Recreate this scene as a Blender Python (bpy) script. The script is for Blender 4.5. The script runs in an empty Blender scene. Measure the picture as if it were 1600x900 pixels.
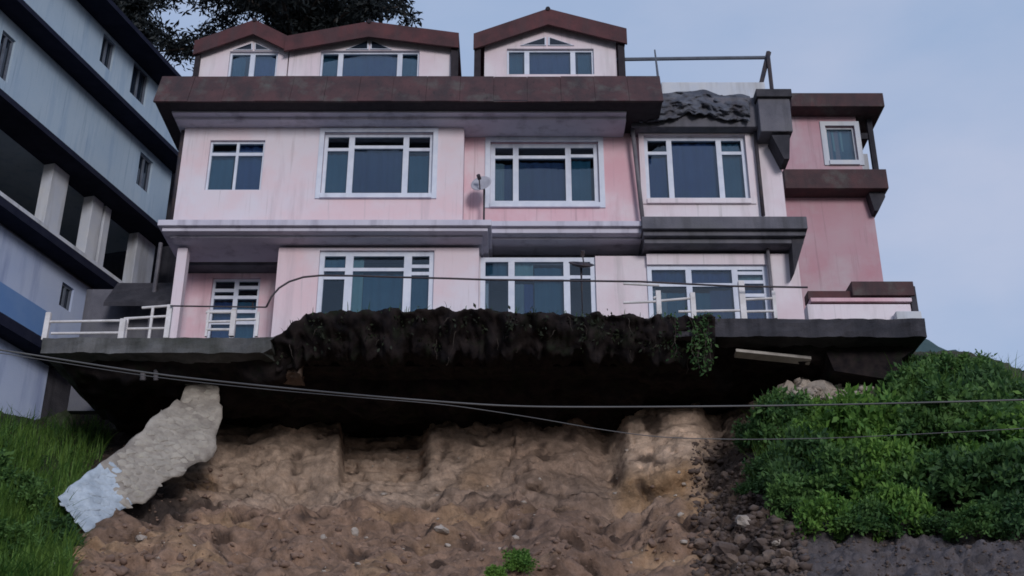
import bpy, bmesh, math, random
import numpy as np
from mathutils import Vector, noise, Matrix
from mathutils.bvhtree import BVHTree

R = math.radians
rng = random.Random(7)
nrg = np.random.default_rng(11)
S = bpy.context.scene
COL = S.collection

# ------------------------------------------------------------------ camera
F, PITCH, CZ = 1900.0, R(25.0), 1.6
SP, CP = math.sin(PITCH), math.cos(PITCH)
cam_d = bpy.data.cameras.new('camera')
cam_d.sensor_width = 36.0
cam_d.lens = 36.0 * F / 1600.0
cam_d.clip_start = 0.1
cam_d.clip_end = 6000
cam = bpy.data.objects.new('camera', cam_d)
COL.objects.link(cam)
cam.location = (0, 0, CZ)
cam.rotation_euler = (R(90) + PITCH, 0, 0)
S.camera = cam

# ------------------------------------------------------------------ sky, sun, exposure
SUN_EL, SUN_AZ = R(14), R(163)          # azimuth from +Y clockwise: low behind the viewer, a little to the right
w = bpy.data.worlds.new('World')
S.world = w
w.use_nodes = True
nt = w.node_tree
nt.nodes.clear()
out = nt.nodes.new('ShaderNodeOutputWorld')
bg = nt.nodes.new('ShaderNodeBackground')
sky = nt.nodes.new('ShaderNodeTexSky')
sky.sky_type = 'NISHITA'
sky.sun_disc = False
sky.sun_elevation = SUN_EL
sky.sun_rotation = SUN_AZ
sky.air_density = 1.0
sky.dust_density = 1.0
tc = nt.nodes.new('ShaderNodeTexCoord')
mp = nt.nodes.new('ShaderNodeMapping')
mp.inputs['Scale'].default_value = (1.0, 1.0, 2.2)
nz = nt.nodes.new('ShaderNodeTexNoise')
nz.inputs['Scale'].default_value = 2.6
nz.inputs['Detail'].default_value = 7
nz.inputs['Roughness'].default_value = 0.52
cr = nt.nodes.new('ShaderNodeValToRGB')
cr.color_ramp.elements[0].position = 0.36
cr.color_ramp.elements[0].color = (3.25, 4.35, 6.45, 1)
cr.color_ramp.elements[1].position = 0.66
cr.color_ramp.elements[1].color = (4.75, 5.3, 7.0, 1)
mx = nt.nodes.new('ShaderNodeMixRGB')
mx.inputs[0].default_value = 0.86
nt.links.new(tc.outputs['Generated'], mp.inputs['Vector'])
nt.links.new(mp.outputs['Vector'], nz.inputs['Vector'])
nt.links.new(nz.outputs['Fac'], cr.inputs['Fac'])
nt.links.new(sky.outputs[0], mx.inputs[1])
nt.links.new(cr.outputs[0], mx.inputs[2])
nt.links.new(mx.outputs[0], bg.inputs[0])
bg.inputs[1].default_value = 0.10
nt.links.new(bg.outputs[0], out.inputs[0])

sd = bpy.data.lights.new('sun', 'SUN')
sd.energy = 1.5
sd.angle = R(15)
sd.color = (1.0, 0.97, 0.97)
so = bpy.data.objects.new('sun', sd)
COL.objects.link(so)
sdir = Vector((math.sin(SUN_AZ) * math.cos(SUN_EL), math.cos(SUN_AZ) * math.cos(SUN_EL), math.sin(SUN_EL)))
so.rotation_euler = sdir.to_track_quat('Z', 'Y').to_euler()
so.location = sdir * 60
S.view_settings.view_transform = 'Standard'
S.view_settings.look = 'None'
S.view_settings.gamma = 1
S.view_settings.exposure = 0.14
S.cycles.filter_width = 1.7

# ------------------------------------------------------------------ helpers
def at(px, py, Y):
    u, v = (px - 800) / F, (450 - py) / F
    t = Y / (CP - v * SP)
    return Vector((u * t, Y, CZ + (SP + v * CP) * t))

def ray(px, py):
    u, v = (px - 800) / F, (450 - py) / F
    return Vector((u, CP - v * SP, SP + v * CP)).normalized()

def X(px, py, Y): return at(px, py, Y).x
def Z(py, Y): return at(800, py, Y).z

OFF = {}
def thing(name, label, cat, loc, group=None):
    o = bpy.data.objects.new(name, None)
    o.empty_display_size = 0.3
    COL.objects.link(o)
    o.location = loc
    OFF[o.name] = Vector(loc)
    tag(o, label, cat, group)
    return o

def tag(o, label, cat, group=None):
    o['label'] = label
    o['category'] = cat
    if group: o['group'] = group
    return o

class MB:
    def __init__(self):
        self.v, self.f = [], []
    def add(self, vs, fs):
        n = len(self.v)
        self.v += [tuple(p) for p in vs]
        self.f += [tuple(i + n for i in f) for f in fs]
        return self
    def box(self, x0, x1, y0, y1, z0, z1):
        vs = [(x0, y0, z0), (x1, y0, z0), (x1, y1, z0), (x0, y1, z0), (x0, y0, z1), (x1, y0, z1), (x1, y1, z1), (x0, y1, z1)]
        return self.add(vs, [(0, 3, 2, 1), (4, 5, 6, 7), (0, 1, 5, 4), (1, 2, 6, 5), (2, 3, 7, 6), (3, 0, 4, 7)])
    def prism_x(self, prof, x0, x1, sl=0.0):
        """profile of (y,z), counter-clockwise seen from +X, swept along X"""
        n = len(prof)
        vs = [(x0, y, z) for y, z in prof] + [(x1, y, z) for y, z in prof]
        fs = [tuple(range(n - 1, -1, -1)), tuple(range(n, 2 * n))]
        for i in range(n):
            j = (i + 1) % n
            fs.append((i, j, n + j, n + i))
        return self.add(vs, fs)
    def prism_y(self, prof, y0, y1):
        """profile of (x,z) swept along Y"""
        n = len(prof)
        vs = [(x, y0, z) for x, z in prof] + [(x, y1, z) for x, z in prof]
        fs = [tuple(range(n)), tuple(range(2 * n - 1, n - 1, -1))]
        for i in range(n):
            j = (i + 1) % n
            fs.append((i, n + i, n + j, j))
        return self.add(vs, fs)
    def tube(self, pts, r, n=8, cap=True):
        pts = [Vector(p) for p in pts]
        rings = []
        rs = r if isinstance(r, (list, tuple)) else [r] * len(pts)
        up = Vector((0, 0, 1))
        for i, p in enumerate(pts):
            d = (pts[min(i + 1, len(pts) - 1)] - pts[max(i - 1, 0)]).normalized()
            a = d.cross(up)
            if a.length < 1e-3: a = d.cross(Vector((0, 1, 0)))
            a.normalize()
            b = a.cross(d).normalized()
            rings.append([p + (a * math.cos(2 * math.pi * k / n) + b * math.sin(2 * math.pi * k / n)) * rs[i] for k in range(n)])
        vs = [q for ring in rings for q in ring]
        fs = []
        for i in range(len(pts) - 1):
            for k in range(n):
                fs.append((i * n + k, i * n + (k + 1) % n, (i + 1) * n + (k + 1) % n, (i + 1) * n + k))
        if cap:
            fs.append(tuple(range(n - 1, -1, -1)))
            fs.append(tuple((len(pts) - 1) * n + k for k in range(n)))
        return self.add(vs, fs)
    def build(self, name, mat, parent=None, bevel=0.0, smooth=False, kind=None):
        off = OFF.get(parent.name, Vector((0, 0, 0))) if parent else Vector((0, 0, 0))
        me = bpy.data.meshes.new(name)
        me.from_pydata([(a - off.x, b - off.y, c - off.z) for a, b, c in self.v], [], self.f)
        bm = bmesh.new(); bm.from_mesh(me)
        bmesh.ops.recalc_face_normals(bm, faces=bm.faces)
        bm.to_mesh(me); bm.free()
        me.materials.append(mat)
        o = bpy.data.objects.new(name, me)
        COL.objects.link(o)
        if parent:
            o.parent = parent
            OFF[o.name] = off
        if smooth:
            for p in me.polygons: p.use_smooth = True
        if bevel:
            m = o.modifiers.new('bevel', 'BEVEL')
            m.width = bevel; m.segments = 2; m.limit_method = 'ANGLE'
        if kind: o['kind'] = kind
        return o

def arrays_obj(name, verts, quads, mat, parent=None, smooth=False, kind=None):
    off = OFF.get(parent.name, Vector((0, 0, 0))) if parent else Vector((0, 0, 0))
    verts = np.asarray(verts, dtype=np.float32) - np.array(off, dtype=np.float32)
    quads = np.asarray(quads, dtype=np.int32)
    me = bpy.data.meshes.new(name)
    k = quads.shape[1]
    me.vertices.add(len(verts)); me.vertices.foreach_set('co', verts.ravel())
    me.loops.add(quads.size); me.loops.foreach_set('vertex_index', quads.ravel())
    me.polygons.add(len(quads))
    me.polygons.foreach_set('loop_start', np.arange(0, quads.size, k, dtype=np.int32))
    me.polygons.foreach_set('loop_total', np.full(len(quads), k, dtype=np.int32))
    me.update(calc_edges=True)
    me.validate()
    me.materials.append(mat)
    if smooth:
        me.polygons.foreach_set('use_smooth', np.ones(len(quads), dtype=bool))
    o = bpy.data.objects.new(name, me)
    COL.objects.link(o)
    if parent:
        o.parent = parent; OFF[o.name] = off
    if kind: o['kind'] = kind
    return o

def wall_mesh(x0, x1, z0, z1, y0, thick, holes, mb=None):
    """front wall slab with real openings"""
    mb = mb or MB()
    xs = sorted({x0, x1, *[h[0] for h in holes], *[h[1] for h in holes]})
    zs = sorted({z0, z1, *[h[2] for h in holes], *[h[3] for h in holes]})
    def hole(cx, cz): return any(h[0] < cx < h[1] and h[2] < cz < h[3] for h in holes)
    nx, nz_ = len(xs) - 1, len(zs) - 1
    solid = [[not hole((xs[i] + xs[i + 1]) / 2, (zs[j] + zs[j + 1]) / 2) for j in range(nz_)] for i in range(nx)]
    y1 = y0 + thick
    for i in range(nx):
        for j in range(nz_):
            if not solid[i][j]: continue
            a, b, c, d = xs[i], xs[i + 1], zs[j], zs[j + 1]
            mb.add([(a, y0, c), (b, y0, c), (b, y0, d), (a, y0, d)], [(0, 1, 2, 3)])
            mb.add([(a, y1, c), (b, y1, c), (b, y1, d), (a, y1, d)], [(3, 2, 1, 0)])
            def s(ii, jj): return 0 <= ii < nx and 0 <= jj < nz_ and solid[ii][jj]
            if not s(i - 1, j): mb.add([(a, y0, c), (a, y0, d), (a, y1, d), (a, y1, c)], [(0, 1, 2, 3)])
            if not s(i + 1, j): mb.add([(b, y0, c), (b, y1, c), (b, y1, d), (b, y0, d)], [(0, 1, 2, 3)])
            if not s(i, j - 1): mb.add([(a, y0, c), (a, y1, c), (b, y1, c), (b, y0, c)], [(0, 1, 2, 3)])
            if not s(i, j + 1): mb.add([(a, y0, d), (b, y0, d), (b, y1, d), (a, y1, d)], [(0, 1, 2, 3)])
    return mb

# ------------------------------------------------------------------ materials
def mat(name, c1, c2=None, scale=3.0, rough=0.8, bump=0.0, bscale=30.0, streak=None, stain=None, metallic=0.0, detail=6.0, spec=0.3, stain_scale=0.7, stain_lo=0.52, streak_lo=0.5, lo=0.35, hi=0.65, drip=None):
    m = bpy.data.materials.new(name); m.use_nodes = True
    t = m.node_tree; N, L = t.nodes, t.links
    b = N['Principled BSDF']
    b.inputs['Roughness'].default_value = rough
    b.inputs['Metallic'].default_value = metallic
    b.inputs['Specular IOR Level'].default_value = spec
    g = N.new('ShaderNodeNewGeometry')
    col = None
    def noise_fac(sc, det, vec=None, p0=0.35, p1=0.65):
        n = N.new('ShaderNodeTexNoise'); n.inputs['Scale'].default_value = sc; n.inputs['Detail'].default_value = det
        n.inputs['Roughness'].default_value = 0.6
        L.new(vec or g.outputs['Position'], n.inputs['Vector'])
        r = N.new('ShaderNodeMapRange'); r.inputs[1].default_value = p0; r.inputs[2].default_value = p1
        L.new(n.outputs['Fac'], r.inputs[0])
        return r.outputs[0]
    def mix(fac, a, c):
        x = N.new('ShaderNodeMixRGB')
        L.new(fac, x.inputs[0])
        if isinstance(a, tuple): x.inputs[1].default_value = (*a, 1)
        else: L.new(a, x.inputs[1])
        x.inputs[2].default_value = (*c, 1)
        return x.outputs[0]
    if c2:
        col = mix(noise_fac(scale, detail, None, lo, hi), c1, c2)
    else:
        col = c1
    if stain:
        col = mix(noise_fac(stain_scale, 8, None, stain_lo, stain_lo + 0.22), col, stain)
    if streak:
        mpp = N.new('ShaderNodeMapping'); mpp.inputs['Scale'].default_value = (2.6, 2.6, 0.30)
        L.new(g.outputs['Position'], mpp.inputs['Vector'])
        col = mix(noise_fac(1.0, 5, mpp.outputs[0], streak_lo, streak_lo + 0.25), col, streak)
    if drip:
        mp2 = N.new('ShaderNodeMapping'); mp2.inputs['Scale'].default_value = (11, 11, 0.45)
        L.new(g.outputs['Position'], mp2.inputs['Vector'])
        col = mix(noise_fac(1.0, 6, mp2.outputs[0], 0.58, 0.80), col, drip)
    if isinstance(col, tuple): b.inputs['Base Color'].default_value = (*col, 1)
    else: L.new(col, b.inputs['Base Color'])
    if bump:
        n = N.new('ShaderNodeTexNoise'); n.inputs['Scale'].default_value = bscale; n.inputs['Detail'].default_value = 8
        L.new(g.outputs['Position'], n.inputs['Vector'])
        bp = N.new('ShaderNodeBump'); bp.inputs['Strength'].default_value = bump; bp.inputs['Distance'].default_value = 0.02
        L.new(n.outputs['Fac'], bp.inputs['Height'])
        L.new(bp.outputs[0], b.inputs['Normal'])
    return m

M = {}
M['pink'] = mat('pale_pink_paint', (0.67, 0.50, 0.54), (0.65, 0.58, 0.63), 0.6, 0.85, 0.25, 60, streak=(0.50, 0.40, 0.44), streak_lo=0.56, stain=(0.64, 0.61, 0.68), stain_lo=0.47, drip=(0.42, 0.36, 0.39))
M['rose'] = mat('rose_paint', (0.62, 0.37, 0.42), (0.65, 0.49, 0.54), 0.7, 0.85, 0.25, 60, streak=(0.46, 0.29, 0.33), stain=(0.64, 0.56, 0.60), stain_lo=0.52, drip=(0.40, 0.27, 0.30))
M['white_wall'] = mat('off_white_paint', (0.66, 0.56, 0.61), (0.68, 0.63, 0.67), 1.0, 0.85, 0.25, 60, streak=(0.46, 0.42, 0.44), streak_lo=0.55, stain=(0.62, 0.50, 0.54), drip=(0.40, 0.37, 0.38))
M['tower_pink'] = mat('dusky_pink_paint', (0.42, 0.22, 0.26), (0.43, 0.30, 0.335), 0.55, 0.9, 0.25, 50, streak=(0.42, 0.26, 0.30), stain=(0.44, 0.37, 0.40), stain_lo=0.46, drip=(0.30, 0.19, 0.22))
M['lav'] = mat('lavender_trim_paint', (0.46, 0.44, 0.53), (0.54, 0.52, 0.60), 1.0, 0.8, 0.15, 50, streak=(0.27, 0.25, 0.31), streak_lo=0.52)
M['slab_grey'] = mat('weathered_concrete', (0.085, 0.085, 0.105), (0.145, 0.14, 0.165), 1.4, 0.9, 0.4, 40, streak=(0.055, 0.055, 0.062), stain=(0.08, 0.085, 0.085))
M['deck'] = mat('stained_deck_concrete', (0.045, 0.047, 0.05), (0.12, 0.12, 0.125), 1.3, 0.92, 0.5, 30, streak=(0.03, 0.032, 0.03), stain=(0.035, 0.04, 0.03))
M['dark_slab'] = mat('dark_concrete', (0.028, 0.028, 0.036), (0.055, 0.052, 0.062), 2.2, 0.92, 0.5, 30, streak=(0.015, 0.015, 0.02))
M['roof_brown'] = mat('rusty_brown_sheet', (0.082, 0.040, 0.043), (0.046, 0.028, 0.032), 1.8, 0.8, 0.4, 25, streak=(0.035, 0.028, 0.032), stain=(0.085, 0.082, 0.078), stain_scale=2.2, drip=(0.025, 0.02, 0.022))
M['barge'] = mat('maroon_bargeboard', (0.095, 0.032, 0.036), (0.048, 0.022, 0.026), 2.0, 0.75, 0.3, 25, streak=(0.06, 0.035, 0.04))
M['black_wood'] = mat('dark_timber', (0.018, 0.015, 0.02), (0.03, 0.024, 0.03), 6, 0.85, 0.3, 30)
M['white'] = mat('white_frame_paint', (0.52, 0.56, 0.67), (0.62, 0.65, 0.74), 4, 0.55, 0.1, 40, streak=(0.40, 0.42, 0.50), streak_lo=0.55)
M['rail_white'] = mat('white_rail_paint', (0.66, 0.64, 0.66), (0.5, 0.48, 0.48), 5, 0.6, 0.2, 40, stain=(0.32, 0.26, 0.24), stain_scale=4, stain_lo=0.6)
M['blue_wall'] = mat('blue_grey_render', (0.32, 0.41, 0.51), (0.37, 0.45, 0.53), 0.6, 0.9, 0.3, 40, streak=(0.23, 0.32, 0.44), stain=(0.37, 0.46, 0.55), drip=(0.20, 0.27, 0.36))
M['blue_low'] = mat('lavender_blue_render', (0.37, 0.44, 0.62), (0.43, 0.49, 0.64), 0.7, 0.9, 0.3, 40, streak=(0.24, 0.29, 0.46))
M['blue_deep'] = mat('deep_blue_dado_paint', (0.10, 0.20, 0.42), (0.14, 0.24, 0.44), 0.9, 0.85, 0.2, 40)
M['eave'] = mat('navy_black_eave', (0.010, 0.012, 0.026), (0.018, 0.02, 0.036), 3, 0.9, 0.3, 30, spec=0.1)
M['pillar'] = mat('cream_pillar', (0.46, 0.49, 0.56), (0.52, 0.53, 0.56), 2, 0.85, 0.2, 40, streak=(0.3, 0.3, 0.31))
M['dim_room'] = mat('dim_brown_room', (0.15, 0.14, 0.13), (0.20, 0.185, 0.17), 1.5, 0.9)
M['curtain_blue'] = mat('blue_curtain', (0.060, 0.095, 0.25), (0.085, 0.125, 0.30), 1.2, 0.9, stain=(0.07, 0.14, 0.26), stain_scale=0.9, stain_lo=0.5)
M['curtain_teal'] = mat('teal_curtain', (0.05, 0.15, 0.23), (0.09, 0.20, 0.29), 1.2, 0.9, stain=(0.15, 0.23, 0.28), stain_scale=1.2, stain_lo=0.55)
M['curtain_slate'] = mat('slate_curtain', (0.060, 0.085, 0.19), (0.085, 0.115, 0.23), 1.0, 0.9, stain=(0.065, 0.12, 0.19), stain_scale=1.1, stain_lo=0.5)
M['curtain_grey'] = mat('grey_net_curtain', (0.22, 0.27, 0.32), (0.30, 0.34, 0.38), 1.5, 0.9)
M['curtain_pale'] = mat('pale_green_curtain', (0.30, 0.45, 0.46), (0.38, 0.5, 0.5), 3, 0.9)
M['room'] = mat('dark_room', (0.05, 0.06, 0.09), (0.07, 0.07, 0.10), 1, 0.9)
M['pipe'] = mat('grey_pipe', (0.16, 0.15, 0.17), (0.10, 0.10, 0.12), 4, 0.6, streak=(0.06, 0.05, 0.06))
M['dark_metal'] = mat('dark_metal', (0.03, 0.03, 0.045), (0.06, 0.045, 0.045), 6, 0.6)
M['rail_grey'] = mat('grey_rail', (0.12, 0.14, 0.18), (0.09, 0.10, 0.13), 5, 0.6)
M['cable'] = mat('grey_cable', (0.12, 0.118, 0.12), (0.055, 0.055, 0.06), 0.35, 0.55)
M['dish'] = mat('grey_dish', (0.42, 0.42, 0.48), (0.34, 0.34, 0.40), 5, 0.5)
M['tarp'] = mat('dirty_tarpaulin', (0.055, 0.06, 0.08), (0.12, 0.125, 0.15), 2.0, 0.75, 0.4, 12, streak=(0.05, 0.045, 0.055))
M['plank'] = mat('grey_plank', (0.40, 0.37, 0.34), (0.30, 0.275, 0.255), 5, 0.85, 0.4, 30)
M['stone'] = mat('pale_stone', (0.38, 0.345, 0.30), (0.24, 0.215, 0.19), 2.2, 0.92, 0.8, 20, stain=(0.44, 0.41, 0.32), stain_scale=2.0, stain_lo=0.58)
M['mortar'] = mat('sandy_mortar', (0.36, 0.325, 0.285), (0.20, 0.175, 0.155), 3.0, 0.95, 0.8, 18)
M['stone_blue'] = mat('whitewashed_stone', (0.44, 0.50, 0.57), (0.30, 0.35, 0.41), 4.0, 0.9, 0.6, 20)
M['rock'] = mat('brown_rock', (0.17, 0.125, 0.10), (0.10, 0.072, 0.062), 3, 0.92, 0.7, 14)
M['rock_dark'] = mat('dark_rock', (0.060, 0.042, 0.037), (0.125, 0.095, 0.082), 2.2, 0.92, 0.7, 14)
M['rock_pale'] = mat('pale_rock', (0.40, 0.35, 0.31), (0.28, 0.24, 0.21), 3, 0.92, 0.7, 14)
M['root'] = mat('root_bark', (0.025, 0.02, 0.018), (0.05, 0.04, 0.034), 8, 0.9)
M['rust'] = mat('rusty_steel', (0.09, 0.05, 0.035), (0.05, 0.03, 0.025), 8, 0.8)
M['bark'] = mat('bark', (0.045, 0.036, 0.032), (0.07, 0.055, 0.048), 6, 0.95, 0.6, 15)
M['dark_soil'] = mat('black_shade_soil', (0.008, 0.007, 0.009), (0.026, 0.020, 0.020), 3.5, 0.97, 0.9, 8, stain=(0.012, 0.018, 0.010), stain_scale=2.5, spec=0.1)  # black soil; the void's shade under the house is put into this colour
M['hill'] = mat('hazy_wooded_hill', (0.028, 0.055, 0.06), (0.05, 0.085, 0.09), 0.15, 0.95, 0.9, 0.6)  # distance haze put into the forest colour as a bluish tint
M['clod'] = mat('loose_brown_soil', (0.23, 0.155, 0.12), (0.12, 0.078, 0.062), 3, 0.95, 0.6, 14)

def leaf_mat(name, c1, c2, sc=1.3, trans=0.35):
    m = bpy.data.materials.new(name); m.use_nodes = True
    t = m.node_tree; N, L = t.nodes, t.links
    b = N['Principled BSDF']; b.inputs['Roughness'].default_value = 0.6
    b.inputs['Specular IOR Level'].default_value = 0.25
    g = N.new('ShaderNodeNewGeometry')
    n = N.new('ShaderNodeTexNoise'); n.inputs['Scale'].default_value = sc; n.inputs['Detail'].default_value = 6; n.inputs['Roughness'].default_value = 0.75
    L.new(g.outputs['Position'], n.inputs['Vector'])
    r = N.new('ShaderNodeMapRange'); r.inputs[1].default_value = 0.36; r.inputs[2].default_value = 0.66
    L.new(n.outputs['Fac'], r.inputs[0])
    ri = N.new('ShaderNodeMath'); ri.operation = 'MULTIPLY_ADD'; ri.inputs[1].default_value = 0.55; ri.inputs[2].default_value = -0.2
    L.new(g.outputs['Random Per Island'], ri.inputs[0])
    ad = N.new('ShaderNodeMath'); ad.operation = 'ADD'; ad.use_clamp = True
    L.new(r.outputs[0], ad.inputs[0]); L.new(ri.outputs[0], ad.inputs[1])
    x = N.new('ShaderNodeMixRGB'); x.inputs[1].default_value = (*c1, 1); x.inputs[2].default_value = (*c2, 1)
    L.new(ad.outputs[0], x.inputs[0])
    L.new(x.outputs[0], b.inputs['Base Color'])
    tr = N.new('ShaderNodeBsdfTranslucent'); L.new(x.outputs[0], tr.inputs['Color'])
    ms = N.new('ShaderNodeMixShader'); ms.inputs[0].default_value = trans
    L.new(b.outputs[0], ms.inputs[1]); L.new(tr.outputs[0], ms.inputs[2])
    L.new(ms.outputs[0], N['Material Output'].inputs['Surface'])
    return m
M['leaf_bright'] = leaf_mat('bright_green_leaves', (0.045, 0.125, 0.025), (0.17, 0.31, 0.06))
M['leaf_mid'] = leaf_mat('green_leaves', (0.024, 0.075, 0.026), (0.12, 0.225, 0.06))
M['leaf_dark'] = leaf_mat('dark_green_leaves', (0.015, 0.048, 0.022), (0.08, 0.16, 0.05))
M['grass'] = leaf_mat('grass_blades', (0.026, 0.085, 0.018), (0.15, 0.25, 0.05), 1.0)
M['leaf_lip'] = leaf_mat('withered_dark_leaves', (0.008, 0.012, 0.008), (0.028, 0.036, 0.020), 2.0, 0.2)
M['needle'] = leaf_mat('dark_conifer_needles', (0.008, 0.012, 0.014), (0.022, 0.028, 0.030), 0.7, 0.15)

def glass_mat():
    m = bpy.data.materials.new('window_glass'); m.use_nodes = True
    t = m.node_tree; N, L = t.nodes, t.links
    N.remove(N['Principled BSDF'])
    tr = N.new('ShaderNodeBsdfTransparent'); tr.inputs[0].default_value = (0.62, 0.70, 0.74, 1)
    gl = N.new('ShaderNodeBsdfGlossy'); gl.inputs['Roughness'].default_value = 0.03; gl.inputs[0].default_value = (0.9, 0.95, 1, 1)
    g_ = N.new('ShaderNodeNewGeometry'); wv_ = N.new('ShaderNodeTexNoise'); wv_.inputs['Scale'].default_value = 1.6; wv_.inputs['Detail'].default_value = 2
    L.new(g_.outputs['Position'], wv_.inputs['Vector'])
    bw = N.new('ShaderNodeBump'); bw.inputs['Strength'].default_value = 0.05; bw.inputs['Distance'].default_value = 0.05
    L.new(wv_.outputs['Fac'], bw.inputs['Height']); L.new(bw.outputs[0], gl.inputs['Normal'])
    fr = N.new('ShaderNodeFresnel'); fr.inputs[0].default_value = 1.6
    ms = N.new('ShaderNodeMixShader')
    L.new(fr.outputs[0], ms.inputs[0]); L.new(tr.outputs[0], ms.inputs[1]); L.new(gl.outputs[0], ms.inputs[2])
    L.new(ms.outputs[0], N['Material Output'].inputs['Surface'])
    return m
M['glass'] = glass_mat()

def soil_mat():
    m = bpy.data.materials.new('landslide_soil'); m.use_nodes = True
    t = m.node_tree; N, L = t.nodes, t.links
    b = N['Principled BSDF']; b.inputs['Roughness'].default_value = 0.95; b.inputs['Specular IOR Level'].default_value = 0.15
    at_ = N.new('ShaderNodeVertexColor'); at_.layer_name = 'soil'
    g = N.new('ShaderNodeNewGeometry')
    n = N.new('ShaderNodeTexNoise'); n.inputs['Scale'].default_value = 6; n.inputs['Detail'].default_value = 14; n.inputs['Roughness'].default_value = 0.82
    L.new(g.outputs['Position'], n.inputs['Vector'])
    r = N.new('ShaderNodeMapRange'); r.inputs[1].default_value = 0.3; r.inputs[2].default_value = 0.7; r.inputs[3].default_value = 0.5; r.inputs[4].default_value = 1.5
    L.new(n.outputs['Fac'], r.inputs[0])
    mm = N.new('ShaderNodeMixRGB'); mm.blend_type = 'MULTIPLY'; mm.inputs[0].default_value = 1
    L.new(at_.outputs[0], mm.inputs[1]); L.new(r.outputs[0], mm.inputs[2])
    L.new(mm.outputs[0], b.inputs['Base Color'])
    wn = N.new('ShaderNodeTexNoise'); wn.inputs['Scale'].default_value = 3.0; wn.inputs['Detail'].default_value = 4
    L.new(g.outputs['Position'], wn.inputs['Vector'])
    wm = N.new('ShaderNodeMixRGB'); wm.blend_type = 'ADD'; wm.inputs[0].default_value = 0.35
    L.new(g.outputs['Position'], wm.inputs[1]); L.new(wn.outputs['Color'], wm.inputs[2])
    hs = None
    for sc, amp in ((3.2, 1.0), (8.5, 0.55), (21.0, 0.3)):
        vo = N.new('ShaderNodeTexVoronoi'); vo.inputs['Scale'].default_value = sc
        L.new(wm.outputs[0], vo.inputs['Vector'])
        ml = N.new('ShaderNodeMath'); ml.operation = 'MULTIPLY'; ml.inputs[1].default_value = -amp
        L.new(vo.outputs['Distance'], ml.inputs[0])
        if hs is None: hs = ml.outputs[0]
        else:
            ad = N.new('ShaderNodeMath'); ad.operation = 'ADD'; L.new(hs, ad.inputs[0]); L.new(ml.outputs[0], ad.inputs[1]); hs = ad.outputs[0]
    n2 = N.new('ShaderNodeTexNoise'); n2.inputs['Scale'].default_value = 12; n2.inputs['Detail'].default_value = 12; n2.inputs['Roughness'].default_value = 0.75
    L.new(g.outputs['Position'], n2.inputs['Vector'])
    ad = N.new('ShaderNodeMath'); ad.operation = 'ADD'; L.new(hs, ad.inputs[0]); L.new(n2.outputs['Fac'], ad.inputs[1])
    bp = N.new('ShaderNodeBump'); bp.inputs['Strength'].default_value = 0.55; bp.inputs['Distance'].default_value = 0.07
    L.new(ad.outputs[0], bp.inputs['Height']); L.new(bp.outputs[0], b.inputs['Normal'])
    return m
M['soil'] = soil_mat()

# ------------------------------------------------------------------ levels of the house
YA, YB, YC, YR = 24.0, 24.42, 24.3, 25.3        # front planes of the bays; recessed porch
ZF = Z(550, 22.0) + 0.05                        # underside of the house floor
ZFLOOR = ZF + 0.38
BACK = 31.0
XL = X(281, 265, YA)
XR = X(1222, 270, YC)

# ------------------------------------------------------------------ terrain
def hill_profile():
    T = {
        -700: [(600, 32), (620, 28), (650, 25), (700, 21.5), (770, 19.5), (860, 17), (980, 13), (1150, 8)],
        0:    [(600, 32), (620, 28), (650, 25), (690, 21.8), (770, 19.8), (860, 17), (980, 13), (1150, 8)],
        110:  [(560, 32), (590, 28.5), (690, 26.4), (765, 21.6), (825, 20), (880, 17.5), (980, 13), (1150, 8)],
        230:  [(560, 32), (590, 28.5), (700, 26.6), (755, 23.2), (810, 21), (880, 17.6), (980, 13), (1150, 8)],
        330:  [(570, 32), (600, 27.8), (655, 26.0), (750, 24.4), (805, 21.6), (880, 17.8), (980, 13), (1150, 8)],
        440:  [(590, 32), (635, 26.8), (655, 25.7), (770, 24.2), (812, 21.8), (885, 17.8), (980, 13), (1150, 8)],
        530:  [(590, 32), (635, 26.8), (650, 25.8), (765, 24.2), (815, 21.6), (885, 17.8), (980, 13), (1150, 8)],
        800:  [(600, 32), (630, 27.2), (645, 25.9), (765, 23.8), (815, 21.4), (890, 17.6), (980, 13), (1150, 8)],
        1010: [(600, 32), (632, 27.0), (650, 25.5), (782, 23.5), (830, 21.0), (890, 17.6), (980, 13), (1150, 8)],
        1130: [(580, 32), (600, 27.2), (645, 25.4), (740, 23.2), (812, 20.6), (880, 17.6), (980, 13), (1150, 8)],
        1250: [(550, 32), (568, 25.6), (600, 23.3), (680, 21.7), (770, 19.8), (860, 17.3), (980, 13), (1150, 8)],
        1400: [(550, 32), (572, 25.4), (604, 23.2), (655, 21.6), (750, 19.5), (850, 17.2), (980, 13), (1150, 8)],
        1500: [(548, 32), (556, 27.0), (580, 23.0), (650, 20.9), (750, 18.9), (850, 16.9), (980, 12.6), (1150, 8)],
        1700: [(606, 32), (618, 26.0), (655, 22.2), (700, 19.9), (780, 18), (865, 16), (980, 12.5), (1150, 8)],
        2300: [(660, 32), (680, 25.5), (720, 22), (770, 20), (820, 18), (890, 16), (980, 12.5), (1150, 8)],
    }
    return T
T = hill_profile()
tp = sorted(T)
prof = []
for p in tp:
    pts = [at(p, py, Y) for py, Y in T[p]]
    pts.append(Vector((pts[-1].x * 0.8, 3.6, 0.25)))
    pts.append(Vector((pts[-1].x * 0.9, 1.5, -0.02)))
    prof.append(pts)
NU, NV = 560, 260
def lerp_prof(px):
    for i in range(len(tp) - 1):
        if tp[i] <= px <= tp[i + 1]:
            f = (px - tp[i]) / (tp[i + 1] - tp[i])
            f = f * f * (3 - 2 * f) if tp[i + 1] - tp[i] < 300 else f
            return [a.lerp(b, f) for a, b in zip(prof[i], prof[i + 1])]
def sst(a, b, x):
    t_ = min(1, max(0, (x - a) / (b - a)))
    return t_ * t_ * (3 - 2 * t_)
us = []
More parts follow.
